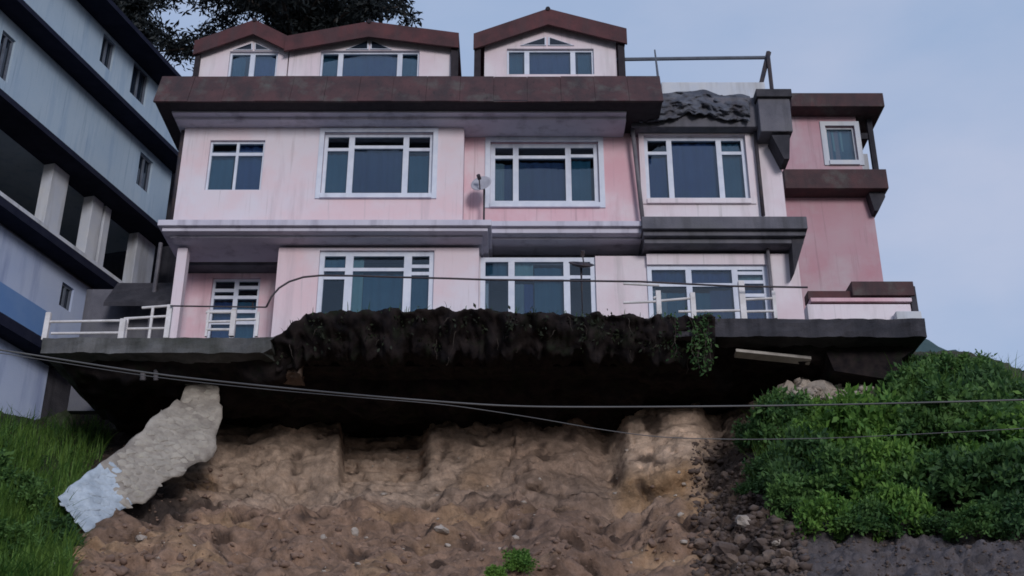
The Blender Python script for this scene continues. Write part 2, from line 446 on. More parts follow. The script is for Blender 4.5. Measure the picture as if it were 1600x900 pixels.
for i in range(NU):
    f = i / (NU - 1)
    us.append(-700 + 700 * (f / 0.08) if f < 0.08 else (1600 * (f - 0.08) / 0.84 if f < 0.92 else 1600 + 700 * (f - 0.92) / 0.08))
segw = [0.5, 0.6, 2.2, 2.2, 2.6, 2.2, 0.9, 0.4, 0.25]
tot = sum(segw)
rows = []
for j in range(NV):
    q = j / (NV - 1) * tot
    k = 0
    while k < len(segw) - 1 and q > segw[k]:
        q -= segw[k]; k += 1
    rows.append((k, min(1, q / segw[k])))
tv, tcol = [], []
def soil_colour(px, k, f, p):
    """ground colour here: tan cut face, red-brown debris, grey earth, green bank, painted shade"""
    n1 = noise.noise(p * 0.7); n2 = noise.noise(p * 2.3 + Vector((9, 3, 1)))
    tan = Vector((0.325, 0.240, 0.185)); red = Vector((0.215, 0.138, 0.098)); och = Vector((0.32, 0.205, 0.122))
    dark = Vector((0.045, 0.034, 0.030)); grey = Vector((0.092, 0.080, 0.083)); moss = Vector((0.035, 0.045, 0.025))
    row = k + f
    c = tan.lerp(red, sst(2.9, 3.9, row + 0.5 * n1))
    c = c.lerp(och, 0.75 * sst(0.1, 0.45, n1) * sst(2.2, 3.2, row))
    c = c.lerp(Vector((0.145, 0.096, 0.076)), sst(640, 820, px) * sst(1010, 900, px) * 0.55)
    c = c.lerp(tan * 1.45, sst(930, 960, px) * sst(1095, 1065, px) * sst(3.05, 2.7, row))
    c = c.lerp(och * 0.85, sst(930, 960, px) * sst(1095, 1065, px) * sst(2.6, 2.9, row) * sst(3.5, 3.1, row))
    c = c.lerp(dark, sst(330, 250, px + 40 * n1) * sst(4.6, 3.4, row + n1))  # shade under the left slab painted into the soil colour
    c = c.lerp(dark, sst(1085, 1120, px + 20 * n2) * 0.85)
    c = c.lerp(moss, sst(1190, 1260, px + 40 * n1) * 0.7)
    c = c.lerp(moss, sst(150, 80, px + 30 * n1))
    c = c.lerp(grey, sst(1190, 1280, px + 40 * n2) * sst(4.4, 4.9, row + 0.25 * n1))
    c = c.lerp(Vector((0.36, 0.31, 0.27)), sst(1190, 1220, px) * sst(1385, 1340, px) * sst(2.45, 2.2, row + 0.2 * n2))
    c *= 1 + 0.32 * n2 + 0.28 * noise.noise(p * 6.0)
    c = c.lerp(Vector((0.05, 0.034, 0.028)), 0.8 * sst(0.22, 0.5, noise.noise(p * 2.2 + Vector((3, 8, 1)))) * sst(1150, 1090, px))  # sunken pits darkened in colour too, as painted crevice shade
    return c
for i, px in enumerate(us):
    pr = lerp_prof(px)
    for (k, f) in rows:
        ff = f
        p = pr[k].lerp(pr[k + 1], ff)
        row = k + f
        # recess with ledges in the cut face
        rec = sst(522, 540, px) * sst(672, 655, px)
        inr = sst(1.6, 1.9, row) * sst(2.95, 2.75, row)
        p.y += 1.0 * rec * inr
        if rec > 0.5 and inr > 0.3:
            st = (p.z * 2.6) % 1.0
            p.y -= 0.20 * sst(0.0, 0.25, st) * sst(1.0, 0.7, st)
        pil = sst(935, 960, px) * sst(1100, 1075, px) * sst(3.1, 2.85, row)
        p.y -= 0.55 * pil
        p.y += 0.35 * sst(905, 935, px) * sst(962, 945, px) * sst(3.0, 2.8, row) * sst(1.7, 2.0, row)
        # vertical ribs on the fresh cut, clods and gullies on the debris
        nx = noise.noise(Vector((p.x * 1.1, 0, p.z * 0.35)))
        n3 = noise.fractal(p * 0.9, 1.0, 2.1, 5)
        n4 = noise.fractal(p * 3.1 + Vector((5, 7, 2)), 0.8, 2.2, 5)
        rg = noise.ridged_multi_fractal(p * 0.8, 1.0, 2.1, 4, 1.0, 2.0)
        pit = sst(0.30, 0.62, noise.noise(p * 2.2 + Vector((3, 8, 1))))
        face = sst(1.5, 2.0, row) * sst(3.3, 2.9, row)
        deb = sst(2.8, 3.4, row)
        fade = 1 - 0.9 * sst(7.2, 8.4, row)
        nrm = Vector((0, -0.75, 0.66)) if deb > 0.5 else Vector((0, -1, 0.1))
        tooth = noise.noise(Vector((p.x * 5.5, 3.0, p.z * 0.5)))
        strat = noise.noise(Vector((p.x * 0.5, 1.0, p.z * 4.5 + 0.6 * n3)))
        d = (0.05 * tooth + 0.06 * strat) * sst(1.5, 2.0, row) * sst(3.3, 2.9, row)
        vd1 = noise.voronoi(p * 1.5 + Vector((0.3 * n3, 0, 0.3 * n4)))[0]; vd2 = noise.voronoi(p * 4.2)[0]
        clod = -0.30 * (vd1[0] - 0.35) - 0.13 * (vd2[0] - 0.35)
        d += clod * deb * (1 - 0.85 * sst(1190, 1260, px) * sst(4.0, 4.5, row)) * (0.45 + 0.55 * sst(-0.2, 0.3, nx)) - 0.10 * sst(0.10, 0.0, vd1[1] - vd1[0]) * face
        d += (0.30 * nx + 0.09 * n3 + 0.06 * n4) * face + ((0.24 * n3 + 0.10 * n4 + 0.05 * (rg - 1.0)) * deb - 0.22 * pit * sst(2.2, 3.0, row)) * (1 - 0.85 * sst(1190, 1260, px) * sst(4.0, 4.5, row)) + 0.1 * n3
        if px > 1085: d += 0.18 * n4 * sst(1085, 1130, px)
        p += nrm * d * fade
        if -9.6 < p.x < 9.2 and p.y > 22: p.z = min(p.z, ZF + 0.12)
        tv.append(p[:])
        tcol.append(soil_colour(px, k, f, p))
quads = []
for i in range(NU - 1):
    for j in range(NV - 1):
        a = i * NV + j
        quads.append((a, a + 1, a + NV + 1, a + NV))
hillside = arrays_obj('hillside', tv, quads, M['soil'], smooth=True, kind='structure')
ca = hillside.data.color_attributes.new('soil', 'FLOAT_COLOR', 'POINT')
ca.data.foreach_set('color', np.array([(c.x, c.y, c.z, 1) for c in tcol], dtype=np.float32).ravel())
bvh = BVHTree.FromPolygons([Vector(v) for v in tv], quads)
CAM = Vector((0, 0, CZ))
def ground(px, py):
    h = bvh.ray_cast(CAM, ray(px, py))
    return (h[0], h[1]) if h[0] else (None, None)
def drop(x, y):
    h = bvh.ray_cast(Vector((x, y, 40)), Vector((0, 0, -1)))
    return h[0]

# ground sheet to the horizon, distant ridge
g = MB(); g.add([(-2500, -2500, -0.25), (2500, -2500, -0.25), (2500, 2500, -0.25), (-2500, 2500, -0.25)], [(0, 1, 2, 3)])
g.build('ground', mat('valley_ground', (0.05, 0.06, 0.04), (0.08, 0.07, 0.055), 0.05, 0.95), kind='structure')

hv, hq = [], []
NH, NK = 110, 44
for i in range(NH):
    f = i / (NH - 1)
    px = 1150 + f * 1500
    crest = 478 + (px - 1250) * 0.30 if px > 1250 else 478
    Yh = 150 - 25 * f
    top = at(px, crest, Yh)
    for k in range(NK):
        h = k / (NK - 1)
        p = Vector((top.x * (1 - 0.32 * h), top.y - 70 * h, top.z * (1 - h) - 0.6 * h))
        p.z += 1.5 * noise.fractal(Vector((p.x, p.y, 0)) * 0.05, 1, 2.2, 6) * (1 - h) + 1.1 * noise.noise(p * 0.45) * (1 - h)
        hv.append(p[:])
for i in range(NH - 1):
    for k in range(NK - 1):
        a = i * NK + k
        hq.append((a, a + NK, a + NK + 1, a + 1))
arrays_obj('distant_hill', hv, hq, M['hill'], smooth=True, kind='structure')

# ------------------------------------------------------------------ PINK HOUSE
house = thing('pink_house', 'long pale pink three-bay house with gabled attic dormers left hanging over the landslip', 'house', (0, 26, ZF))

def rect(px0, py0, px1, py1, Y):
    pm = (py0 + py1) / 2
    return (X(px0, pm, Y), X(px1, pm, Y), Z(py1, Y), Z(py0, Y))

def window(parent, r, Y, cols, rows, fw=0.085, mw=0.10, curtain=None, ctop=1.0, bars=None, name='window', label=None, deep=0.07, frame_mat='white'):
    """r = world rect of the opening. cols: mullion fractions; rows: list of transom fractions for each column (from the top)."""
    x0, x1, z0, z1 = r
    W, H = x1 - x0, z1 - z0
    yf = Y + deep
    mb = MB()
    e = 0.003
    mb.box(x0 + e, x0 + fw, yf, yf + 0.09, z0 + e, z1 - e)
    mb.box(x1 - fw, x1 - e, yf, yf + 0.09, z0 + e, z1 - e)
    mb.box(x0 + fw, x1 - fw, yf + 0.002, yf + 0.088, z1 - fw, z1 - e)
    mb.box(x0 + fw, x1 - fw, yf + 0.002, yf + 0.088, z0 + e, z0 + fw)
    edges = [x0 + fw] + [x0 + W * c for c in cols] + [x1 - fw]
    cells = []
    for i, c in enumerate(cols):
        xc = x0 + W * c
        mb.box(xc - mw / 2, xc + mw / 2, yf + 0.004, yf + 0.086, z0 + fw, z1 - fw)
    for i in range(len(edges) - 1):
        a = edges[i] + (mw / 2 if i > 0 else 0)
        b = edges[i + 1] - (mw / 2 if i < len(edges) - 2 else 0)
        zt = z1 - fw
        for rf in rows[i]:
            zc = z1 - H * rf
            mb.box(a, b, yf + 0.006, yf + 0.084, zc - 0.04, zc + 0.04)
            cells.append((a, b, zc + 0.04, zt)); zt = zc - 0.04
        cells.append((a, b, z0 + fw, zt))
    win = mb.build(name, M[frame_mat], parent)
    if label: win['label'] = label
    for (a, b, c, d) in cells:
        MB().box(a - 0.01, b + 0.01, yf + 0.04, yf + 0.046, c - 0.01, d + 0.01).build('pane', M['glass'], win)
    if curtain:
        for (ma, fa, fb, fc, fd) in curtain:
            cm = MB()
            ca_, cb = x0 + W * fa, x0 + W * fb
            n = max(6, int((cb - ca_) / 0.05))
            vs, fs = [], []
            for i in range(n + 1):
                x = ca_ + (cb - ca_) * i / n
                y = yf + 0.14 + 0.02 * math.sin(i * 1.9 + 3 * math.sin(i * 0.31)) + 0.03 * noise.noise(Vector((x * 3, z1, 2)))
                vs += [(x, y, z1 - H * fd), (x, y, z1 - H * fc)]
                if i: fs.append((2 * i - 2, 2 * i, 2 * i + 1, 2 * i - 1))
            cm.add(vs, fs).build('curtain', M[ma], win, smooth=True)
    if bars:
        for (fa, fb, fz) in bars:
            gm = MB()
            gm.tube([(x0 + W * fa, yf - 0.03, z1 - H * fz), (x0 + W * fb, yf - 0.03, z1 - H * fz)], 0.034, 6)
            gm.build('window_bar', M['white'], win)
    return win

def trim(parent, r, Y, wd, name='window_surround', m='white', sill=True):
    x0, x1, z0, z1 = r
    mb = MB()
    y0, y1 = Y - 0.035, Y + 0.02
    mb.box(x0 - wd, x0, y0, y1, z0 - wd, z1 + wd)
    mb.box(x1, x1 + wd, y0, y1, z0 - wd, z1 + wd)
    mb.box(x0, x1, y0 + 0.002, y1, z1, z1 + wd)
    if sill: mb.box(x0, x1, y0 - 0.04, y1, z0 - wd, z0)
    return mb.build(name, M[m], parent)

# openings
W1 = rect(324, 219, 411, 297, YA)
W2 = rect(504, 207, 676, 304, YA)
W3 = rect(766, 222, 936, 318, YB)
W4 = rect(1008, 212, 1168, 312, YC)
W5 = rect(495, 391, 677, 520, YA)
W6 = rect(750, 400, 932, 530, YB)
W7 = rect(1014, 413, 1204, 530, YC)
DR = rect(326, 434, 402, 545, YR)
zs_top = Z(345, 23.3)                # top of the slab between the storeys
zc_top = Z(156, 23.1)                # underside of the roof skirt

def walls(x0, x1, z0, z1, Y, holes, m, side=True, back=26.0):
    mb = wall_mesh(x0, x1, z0, z1, Y, 0.22, holes)
    if side:
        mb.box(x0, x0 + 0.2, Y + 0.22, back, z0, z1)
        mb.box(x1 - 0.2, x1, Y + 0.22, back, z0, z1)
    return mb.build('wall', m, house)

xA1 = X(724, 265, YA); xA0l = X(432, 430, YA); xA0 = X(748, 430, YA)
xB1 = X(1001, 265, YB); xB0 = X(1011, 430, YB)
xC0 = X(1251, 440, YC); xC1 = X(1222, 270, YC)
xC1l = X(1001, 265, YC) ; xC0l = X(1012, 430, YC)
walls(XL, xA1, zs_top - 0.02, zc_top, YA, [W1, W2], M['pink'])
walls(xA1 + 0.002, xC1l - 0.002, zs_top - 0.02, zc_top, YB, [W3], M['rose'])
walls(xC1l, xC1, zs_top - 0.02, zc_top - 0.1, YC, [W4], M['white_wall'])
walls(xA0l, xA0, ZFLOOR, zs_top - 0.3, YA, [W5], M['pink'])
walls(xA0 + 0.002, xC0l - 0.002, ZFLOOR, zs_top - 0.3, YB, [W6], M['white_wall'])
walls(xC0l, xC0, ZFLOOR, zs_top - 0.3, YC, [W7], M['white_wall'])
walls(XL + 0.05, xA0l - 0.002, ZFLOOR, zs_top - 0.3, YR, [DR], M['rose'])  # stronger pink here puts part of the recess's shade into the paint
xp0, xp1 = X(268, 470, 24.05), X(284, 470, 24.05)
MB().box(xp0, xp1, 24.0, 24.25, ZFLOOR, zs_top - 0.3).build('porch_pillar', M['pink'], house, bevel=0.01)
# rooms behind the glass, floors between, back wall
MB().box(XL + 0.25, XR - 0.25, 26.3, 26.5, ZFLOOR, zc_top - 0.05).build('inner_wall', M['room'], house)
MB().box(XL, XR, 26.5, BACK, ZFLOOR, zc_top).build('rear_block', M['rose'], house)
MB().box(XL + 0.02, XR - 0.02, 24.9, 26.29, zs_top - 0.29, zs_top - 0.03).build('upper_floor', M['slab_grey'], house)

window(house, W1, YA, [0.5], [[0.25], [0.25]], 0.05, 0.06, [('curtain_blue', 0.45, 1.0, 0.0, 1.0), ('curtain_teal', 0.0, 0.42, 0.3, 1.0)], label='small square four-pane window')
window(house, W2, YA, [0.25, 0.75], [[0.25], [0.21], [0.25]], 0.08, 0.13, [('curtain_slate', 0.26, 0.74, 0.22, 1.0), ('curtain_teal', 0.0, 0.23, 0.28, 1), ('curtain_teal', 0.78, 1, 0.31, 1)])
window(house, W3, YB, [0.235, 0.72], [[0.22], [0.22], [0.2]], 0.11, 0.13, [('curtain_slate', 0.24, 0.73, 0.27, 1.0), ('curtain_grey', 0.02, 0.13, 0.28, 1), ('curtain_slate', 0.13, 0.22, 0.3, 0.96), ('curtain_teal', 0.74, 0.93, 0.24, 1)])
window(house, W4, YC, [0.25, 0.74], [[0.25], [], [0.25]], 0.09, 0.12, [('curtain_blue', 0.25, 0.74, 0.06, 1.0), ('curtain_blue', 0.02, 0.22, 0.28, 1), ('curtain_teal', 0.76, 1, 0.05, 1)])
trim(house, W2, YA, 0.11, sill=True)
trim(house, W3, YB, 0.12)
trim(house, W4, YC, 0.12, m='white_wall')
window(house, W5, YA, [0.26, 0.77], [[0.22, 0.32], [0.22], [0.18, 0.27]], 0.11, 0.17,
       [('curtain_teal', 0.02, 0.24, 0.0, 0.23), ('curtain_teal', 0.385, 0.75, 0.25, 1), ('curtain_pale', 0.28, 0.38, 0.0, 1), ('curtain_teal', 0.8, 0.98, 0.3, 1)],
       [(0.04, 0.22, 0.47), (0.30, 0.73, 0.36), (0.30, 0.73, 0.49), (0.80, 0.97, 0.39), (0.80, 0.97, 0.52), (0.04, 0.22, 0.58), (0.3, 0.73, 0.62)], label='French window with white grille bars and grey-green drapes')
window(house, W6, YB, [0.27, 0.75], [[0.25], [0.25], [0.24]], 0.11, 0.14,
       [('curtain_teal', 0.0, 0.25, 0.0, 0.25), ('curtain_pale', 0.30, 0.46, 0.0, 0.25), ('curtain_teal', 0.47, 0.72, 0.1, 0.9), ('curtain_grey', 0.3, 0.38, 0.3, 1), ('curtain_blue', 0.38, 0.46, 0.3, 1)],
       [(0.04, 0.24, 0.40), (0.04, 0.24, 0.52), (0.31, 0.72, 0.42), (0.31, 0.72, 0.52), (0.79, 0.97, 0.44)])
window(house, W7, YC, [0.345, 0.73], [[0.26], [0.26], [0.10, 0.22, 0.40]], 0.10, 0.13,
       [('curtain_blue', 0.0, 0.72, 0.0, 0.24), ('curtain_grey', 0.03, 0.16, 0.34, 1), ('curtain_teal', 0.16, 0.52, 0.34, 1), ('curtain_slate', 0.52, 0.72, 0.30, 1), ('curtain_pale', 0.77, 1, 0.0, 0.22), ('curtain_blue', 0.77, 1, 0.3, 1)],
       [(0.75, 0.98, 0.55), (0.03, 0.33, 0.50)], label='wide French window with a pale panelled door leaf at its right')
dr = window(house, DR, YR, [0.5], [[0.16, 0.26, 0.46, 0.62], [0.12, 0.26, 0.46, 0.62]], 0.06, 0.1, [('curtain_blue', 0.05, 0.5, 0.3, 1.0), ('curtain_teal', 0.55, 1, 0.3, 1)], name='porch_door', label='white glazed porch door in the recessed rose wall')
MB().tube([(DR[1] - 0.12, YR + 0.02, DR[2] + 1.0), (DR[1] - 0.12, YR - 0.02, DR[2] + 1.12)], 0.02, 6).build('handle', M['dark_metal'], dr)

# slab and stepped cornice between the storeys
def cornice(px0, px1, steps, Yback, m, name='cornice'):
    for k, (Y, pt, pb, dx) in enumerate(steps):
        MB().box(X(px0, 360, 23.4) + dx, X(px1, 360, 23.4) - dx, Y, Yback, Z(pb, Y), Z(pt, Y)).build(name, M[m], house, bevel=0.012)
cornice(247, 768, [(23.30, 343, 352, 0.0), (23.40, 351.0, 361, 0.08), (23.62, 361, 371, 0.2)], 24.85, 'lav')
cornice(752, 1014, [(23.80, 345, 353, 0.02), (23.90, 352, 364, 0.05), (24.12, 364, 374, 0.08)], 24.95, 'lav')
cornice(1006, 1268, [(23.66, 338, 357, 0.0), (23.78, 356, 368, 0.03), (23.92, 368, 380, 0.06)], 24.95, 'slab_grey', 'bay_slab')
# sloped bracket under the right end of that slab
xe = X(1266, 345, 23.66)
MB().prism_y([(xe - 0.02, Z(345, 23.5)), (xe - 0.38, Z(345, 23.5)), (xe - 0.42, Z(425, 23.8))], 23.9, 24.28).build('slab_bracket', M['dark_slab'], house)

# cornice under the roof and the sloping roof skirt
for (Y, pt, pb, p0, p1) in [(23.34, 154, 165, 262, 980), (23.47, 165, 176, 268, 979), (23.66, 176, 187, 275, 978)]:
    MB().box(X(p0, 175, Y), X(p1, 175, Y), Y, 25.2, Z(pb, Y), Z(pt, Y)).build('roof_cornice', M['lav'], house, bevel=0.012)
zs0, zs1 = Z(156, 23.0), Z(119, 23.42)
xs0, xs1 = X(243, 140, 23.1), X(1035, 135, 23.1)
MB().prism_x([(23.06, zs0 + 0.012), (23.47, zs1 - 0.02), (25.2, zs1 - 0.02), (25.2, zs0 + 0.012)], xs0 + 0.02, xs1 - 0.02).build('roof_skirt', M['black_wood'], house)
ns = 15
for i in range(ns):
    a = xs0 + (xs1 - xs0) * i / ns + 0.003
    b = xs0 + (xs1 - xs0) * (i + 1) / ns - 0.003
    j = rng.uniform(-0.012, 0.012); q = rng.uniform(-0.015, 0.008)
    MB().prism_x([(23.04 + j, zs0 + q), (23.42 + j, zs1 + q * 0.5), (23.52, zs1 + q * 0.5 + 0.01), (23.10, zs0 + q)], a, b).build('roof_sheet', M['roof_brown'], house)
MB().box(xs0 + 0.1, xs1 - 0.05, 25.2, BACK, zs1 - 0.35, zs1 - 0.05).build('roof_deck', M['slab_grey'], house)

# dormers
def dormer(outer, tk, Yb, Yw, wall_px, eave_py, wins, tris, posts, m_wall):
    """outer = three pixels of the gable's top line at Yb; the gabled wall stands at Yw behind the overhang"""
    L0, P0, R0 = [at(a, b, Yb) for a, b in outer]
    zb = zs1 - 0.05
    x0, x1 = X(wall_px[0], 90, Yw), X(wall_px[1], 90, Yw)
    ze = Z(eave_py, Yw)
    holes = [rect(a, b, c, d, Yw) for (a, b, c, d, *_r) in wins]
    mb = wall_mesh(x0, x1, zb, ze, Yw, 0.18, holes)
    mb.box(x0, x0 + 0.18, Yw + 0.18, 29, zb, ze); mb.box(x1 - 0.18, x1, Yw + 0.18, 29, zb, ze)
    mb.box(x0 + 0.18, x1 - 0.18, Yw + 1.2, Yw + 1.3, zb, ze)
    apex = (P0.x, P0.z - 0.16)
    mb.prism_y([(x0, ze), (x1, ze), (x1, R0.z - 0.2 if R0.z - 0.2 > ze + 0.02 else ze + 0.02), apex, (x0, L0.z - 0.2 if L0.z - 0.2 > ze + 0.02 else ze + 0.02)], Yw, Yw + 0.18)
    dw = mb.build('dormer_wall', m_wall, house)
    # two roof slopes with overhang
    for (e, s) in ((L0, -1), (R0, 1)):
        rm = MB()
        rm.prism_y([(e.x, e.z - 0.10), (P0.x, P0.z - 0.10), (P0.x, P0.z), (e.x, e.z)], Yb + 0.06, 29.2)
        rm.build('roof_slope', M['barge'], dw)
        bm_ = MB()
        bm_.prism_y([(e.x, e.z - tk), (P0.x, P0.z - tk * 1.05), (P0.x, P0.z + 0.015), (e.x, e.z + 0.015)], Yb, Yb + 0.055)
        bm_.build('bargeboard', M['barge'], dw)
    cap = MB().tube([(P0.x, Yb - 0.03, P0.z + 0.0), (P0.x, 29.2, P0.z + 0.0)], 0.06, 6)
    cap.build('ridge_cap', M['black_wood'], dw)
    for h, (a, b, c, d, cols, rws, cu) in zip(holes, wins):
        window(house, h, Yw, cols, rws, 0.05, 0.12, cu, name='dormer_window')
    for tri in tris:
        pts = [at(a, b, Yw) for a, b in tri]
        cx = sum(p.x for p in pts) / 3; cz = sum(p.z for p in pts) / 3
        MB().prism_y([(cx + (p.x - cx) * 1.22, cz + (p.z - cz) * 1.22) for p in pts], Yw - 0.03, Yw + 0.05).build('gable_light_frame', M['white'], dw)
        MB().prism_y([(p.x, p.z) for p in pts], Yw - 0.036, Yw - 0.028).build('gable_light', M['gl_dark'], dw)
    for (a, b, pt) in posts:
        MB().box(X(a, 95, Yb + 0.2), X(b, 95, Yb + 0.2), Yb + 0.1, Yb + 0.3, zb, Z(pt, Yb + 0.2)).build('corner_post', M['black_wood'], dw)
    return dw

gd = bpy.data.materials.new('dark_glazing'); gd.use_nodes = True
gd.node_tree.nodes['Principled BSDF'].inputs['Base Color'].default_value = (0.012, 0.018, 0.03, 1)
gd.node_tree.nodes['Principled BSDF'].inputs['Roughness'].default_value = 0.06
M['gl_dark'] = gd
cb = [('curtain_blue', 0.2, 0.8, 0.0, 1), ('curtain_teal', 0, 0.18, 0.0, 1), ('curtain_teal', 0.82, 1, 0.0, 1)]
dormer([(740, 53), (856, 14), (979, 45)], 0.44, 24.3, 24.55, (757, 963), 74, [(792, 76, 928, 116, [0.23, 0.76], [[], [], []], cb)],
       [[(818, 71), (851, 71), (851, 60)], [(859, 71), (892, 71), (859, 60)]], [(741, 751, 70), (966, 976, 66)], M['white_wall'])
dormer([(446, 57), (577, 34), (717, 52)], 0.42, 24.3, 24.55, (452, 706), 77, [(500, 79, 655, 121, [0.2, 0.8], [[], [], []], cb)],
       [[(545, 77), (574, 77), (574, 65)], [(581, 77), (608, 77), (581, 65)]], [(705, 716, 70)], M['white_wall'])
dormer([(304, 64), (398, 31), (450, 57)], 0.40, 24.34, 24.57, (313, 450), 78, [(357, 80, 433, 121, [0.47], [[], []], [('curtain_teal', 0.05, 0.3, 0, 1), ('curtain_blue', 0.5, 1, 0, 1)])],
       [[(368, 78), (393, 78), (393, 69)], [(400, 78), (420, 78), (400, 69)]], [(306, 313, 75)], M['white_wall'])

# right bay: flat roof with stained edge, corner block, light parapet behind
YS = 23.98
MB().box(X(986, 175, YS), X(1186, 175, YS), YS, 26.4, Z(198, YS), Z(152, YS)).build('bay_roof_slab', M['slab_grey'], house, bevel=0.02)
MB().box(X(1186, 175, 23.75), X(1236, 175, 23.75), 23.75, 24.6, Z(205, 23.75), Z(142, 23.75)).build('corner_block', M['slab_grey'], house, bevel=0.02)
MB().box(X(1184, 175, 23.7), X(1240, 175, 23.7), 23.66, 24.6, Z(152, 23.7), Z(140, 23.7)).build('corner_coping', M['dark_slab'], house, bevel=0.015)
xq = X(1236, 200, 23.75)
MB().prism_y([(xq - 0.03, Z(196, 23.4)), (xq - 0.45, Z(196, 23.4)), (xq - 0.22, Z(248, 23.8)), (xq - 0.10, Z(248, 23.8))], 23.8, 24.28).build('corner_bracket', M['dark_slab'], house)
MB().box(X(1034, 140, 24.3), X(1196, 140, 24.3), 24.3, 24.5, Z(156, 24.3), Z(128, 24.3)).build('roof_parapet', M['pillar'], house, bevel=0.02)
# drainpipes on the front
def pipe(pts, r, m, name='drainpipe', parent=house):
    o = MB().tube(pts, r, 10).build(name, m, parent, smooth=True)
    return o
pipe([at(988, 200, 24.1), at(1004, 342, 24.18)], 0.05, M['pipe'])
x_ = X(1191, 320, 24.2)
pipe([(x_, 24.2, Z(203, 24.2)), (x_, 24.2, Z(337, 24.2))], 0.045, M['dark_metal'])
pipe([(x_ + .02, 24.2, Z(380, 24.2)), (x_ + .02, 24.2, Z(530, 24.2))], 0.04, M['pipe'])
pipe([(XL - 0.08, 24.15, Z(192, 24.1)), (XL - 0.08, 24.15, Z(343, 24.1))], 0.055, M['dark_metal'])

# ------------------------------------------------------------------ tarpaulin heap on the bay roof, roof railing, dish
tv2, tq2 = [], []
NA, NB = 90, 34
for i in range(NA):
    f = i / (NA - 1)
    px = 1000 + 172 * f
    for k in range(NB):
        h = k / (NB - 1)
        top = 141 + 9 * abs(f - 0.45) * 2 + 5 * noise.noise(Vector((f * 6, 1, 2)))
        bot = 190 + 5 * noise.noise(Vector((f * 5, 7, 7))) - 12 * math.sin(math.pi * f) ** 2 + 3 * noise.noise(Vector((f * 17, 7, 7)))
        py = top + (bot - top) * h
        Yt = 24.2 - 0.36 * min(1, h * 2.4) + 0.16 * noise.fractal(Vector((f * 9, h * 4, 5)), 0.9, 2.1, 5)
        Yt = min(Yt, 24.2) if h < 0.4 else min(Yt, 23.94)
        p = at(px, py, Yt)
        tv2.append(p[:])
for i in range(NA - 1):
    for k in range(NB - 1):
        a = i * NB + k
        tq2.append((a, a + 1, a + NB + 1, a + NB))
tarp = arrays_obj('tarpaulin', tv2, tq2, M['tarp'], smooth=True)
tarp.modifiers.new('solid', 'SOLIDIFY').thickness = 0.03
tag(tarp, 'dirty grey tarpaulin slumped over the flat roof edge of the right bay', 'tarpaulin')

rr = thing('roof_railing', 'thin grey metal railing along the flat roof of the right bay', 'railing', (X(1090, 130, 24.6), 24.6, Z(130, 24.6)))
MB().tube([at(962, 93, 24.6), at(1100, 91, 24.6), at(1196, 90, 24.6)], 0.045, 6).build('top_rail', M['rail_grey'], rr)
MB().tube([at(1029, 128, 24.6), at(1023, 78, 24.6)], [0.035, 0.02], 6).build('post', M['rail_grey'], rr)
MB().tube([at(1188, 136, 24.6), at(1201, 82, 24.6)], [0.06, 0.07], 6).build('post', M['dark_metal'], rr)
MB().tube([at(1206, 140, 24.5), at(1200, 86, 24.5)], [0.05, 0.05], 6).build('brace', M['dark_metal'], rr)

def dish_thing(c, rad, ndir, label, m, foot, grp=None):
    t = thing('satellite_dish', label, 'satellite dish', foot)
    nd = Vector(ndir).normalized()
    q = nd.to_track_quat('Z', 'Y')
    vs, fs = [], []
    NR, NS = 6, 24
    for i in range(NR + 1):
        r_ = rad * i / NR
        for k in range(NS):
            a = 2 * math.pi * k / NS
            vs.append(c + q @ Vector((r_ * math.cos(a), r_ * math.sin(a), 0.28 * r_ * r_ / rad)))
    for i in range(NR):
        for k in range(NS):
            fs.append((i * NS + k, i * NS + (k + 1) % NS, (i + 1) * NS + (k + 1) % NS, (i + 1) * NS + k))
    o = MB().add(vs, fs).build('reflector', m, t, smooth=True)
    o.modifiers.new('solid', 'SOLIDIFY').thickness = 0.015
    tip = c + nd * rad * 1.0
    MB().tube([c + q @ Vector((0, -rad * 0.95, 0.26 * rad)), tip], 0.015, 6).build('feed_arm', M['dark_metal'], t)
    MB().tube([tip - nd * 0.04, tip + nd * 0.07], 0.045, 8).build('receiver', M['dark_metal'], t)
    MB().tube([Vector(foot), Vector((foot[0], foot[1], c.z - 0.05)), c - nd * 0.03], 0.025, 8).build('mast', M['dark_metal'], t)
    return t
cD = at(753, 290, 23.95)
dish_thing(cD, 0.24, (-0.25, -0.9, 0.35), 'small pale satellite dish beside the upper window over the cornice step', M['dish'], (cD.x + 0.05, 24.05, zs_top - 0.02))
cE = at(908, 417, 22.4)
dish_thing(cE, 0.26, (0.1, -0.55, 0.85), 'dark satellite dish on a mast before the ground floor windows', M['dark_metal'], (cE.x, 22.4, ZFLOOR + 0.1))

# ------------------------------------------------------------------ PINK TOWER at the right
YT = 27.5
tw = thing('pink_tower', 'narrow dusky pink tower house behind the right bay with two dark slabs', 'tower house', (X(1300, 300, YT), YT + 1.5, ZF))
TW = rect(1292, 197, 1338, 252, YT)
xt0, xt1 = X(1205, 300, YT), X(1341, 215, YT)
zt_mid, zt_top = Z(268, YT), Z(158, YT)
wall_mesh(xt0, xt1, zt_mid, zt_top, YT, 0.2, [TW]).box(xt0, xt1 - 0.4, YT + 0.2, YT + 3.5, zt_mid, zt_top).build('wall', M['tower_pink'], tw)
xt2 = X(1369, 360, YT)
MB().box(xt0, xt2, YT, YT + 3.5, ZF, zt_mid - 0.3).build('wall', M['tower_pink'], tw)
Yq = YT - 0.5
MB().box(X(1236, 155, Yq), X(1381, 155, Yq), Yq, YT + 3.6, Z(166, Yq), Z(145, Yq)).build('roof_slab', M['roof_brown'], tw, bevel=0.015)
MB().box(X(1226, 280, Yq), X(1387, 280, Yq), Yq, YT + 3.6, Z(294, Yq), Z(264, Yq)).build('floor_slab', M['roof_brown'], tw, bevel=0.015)
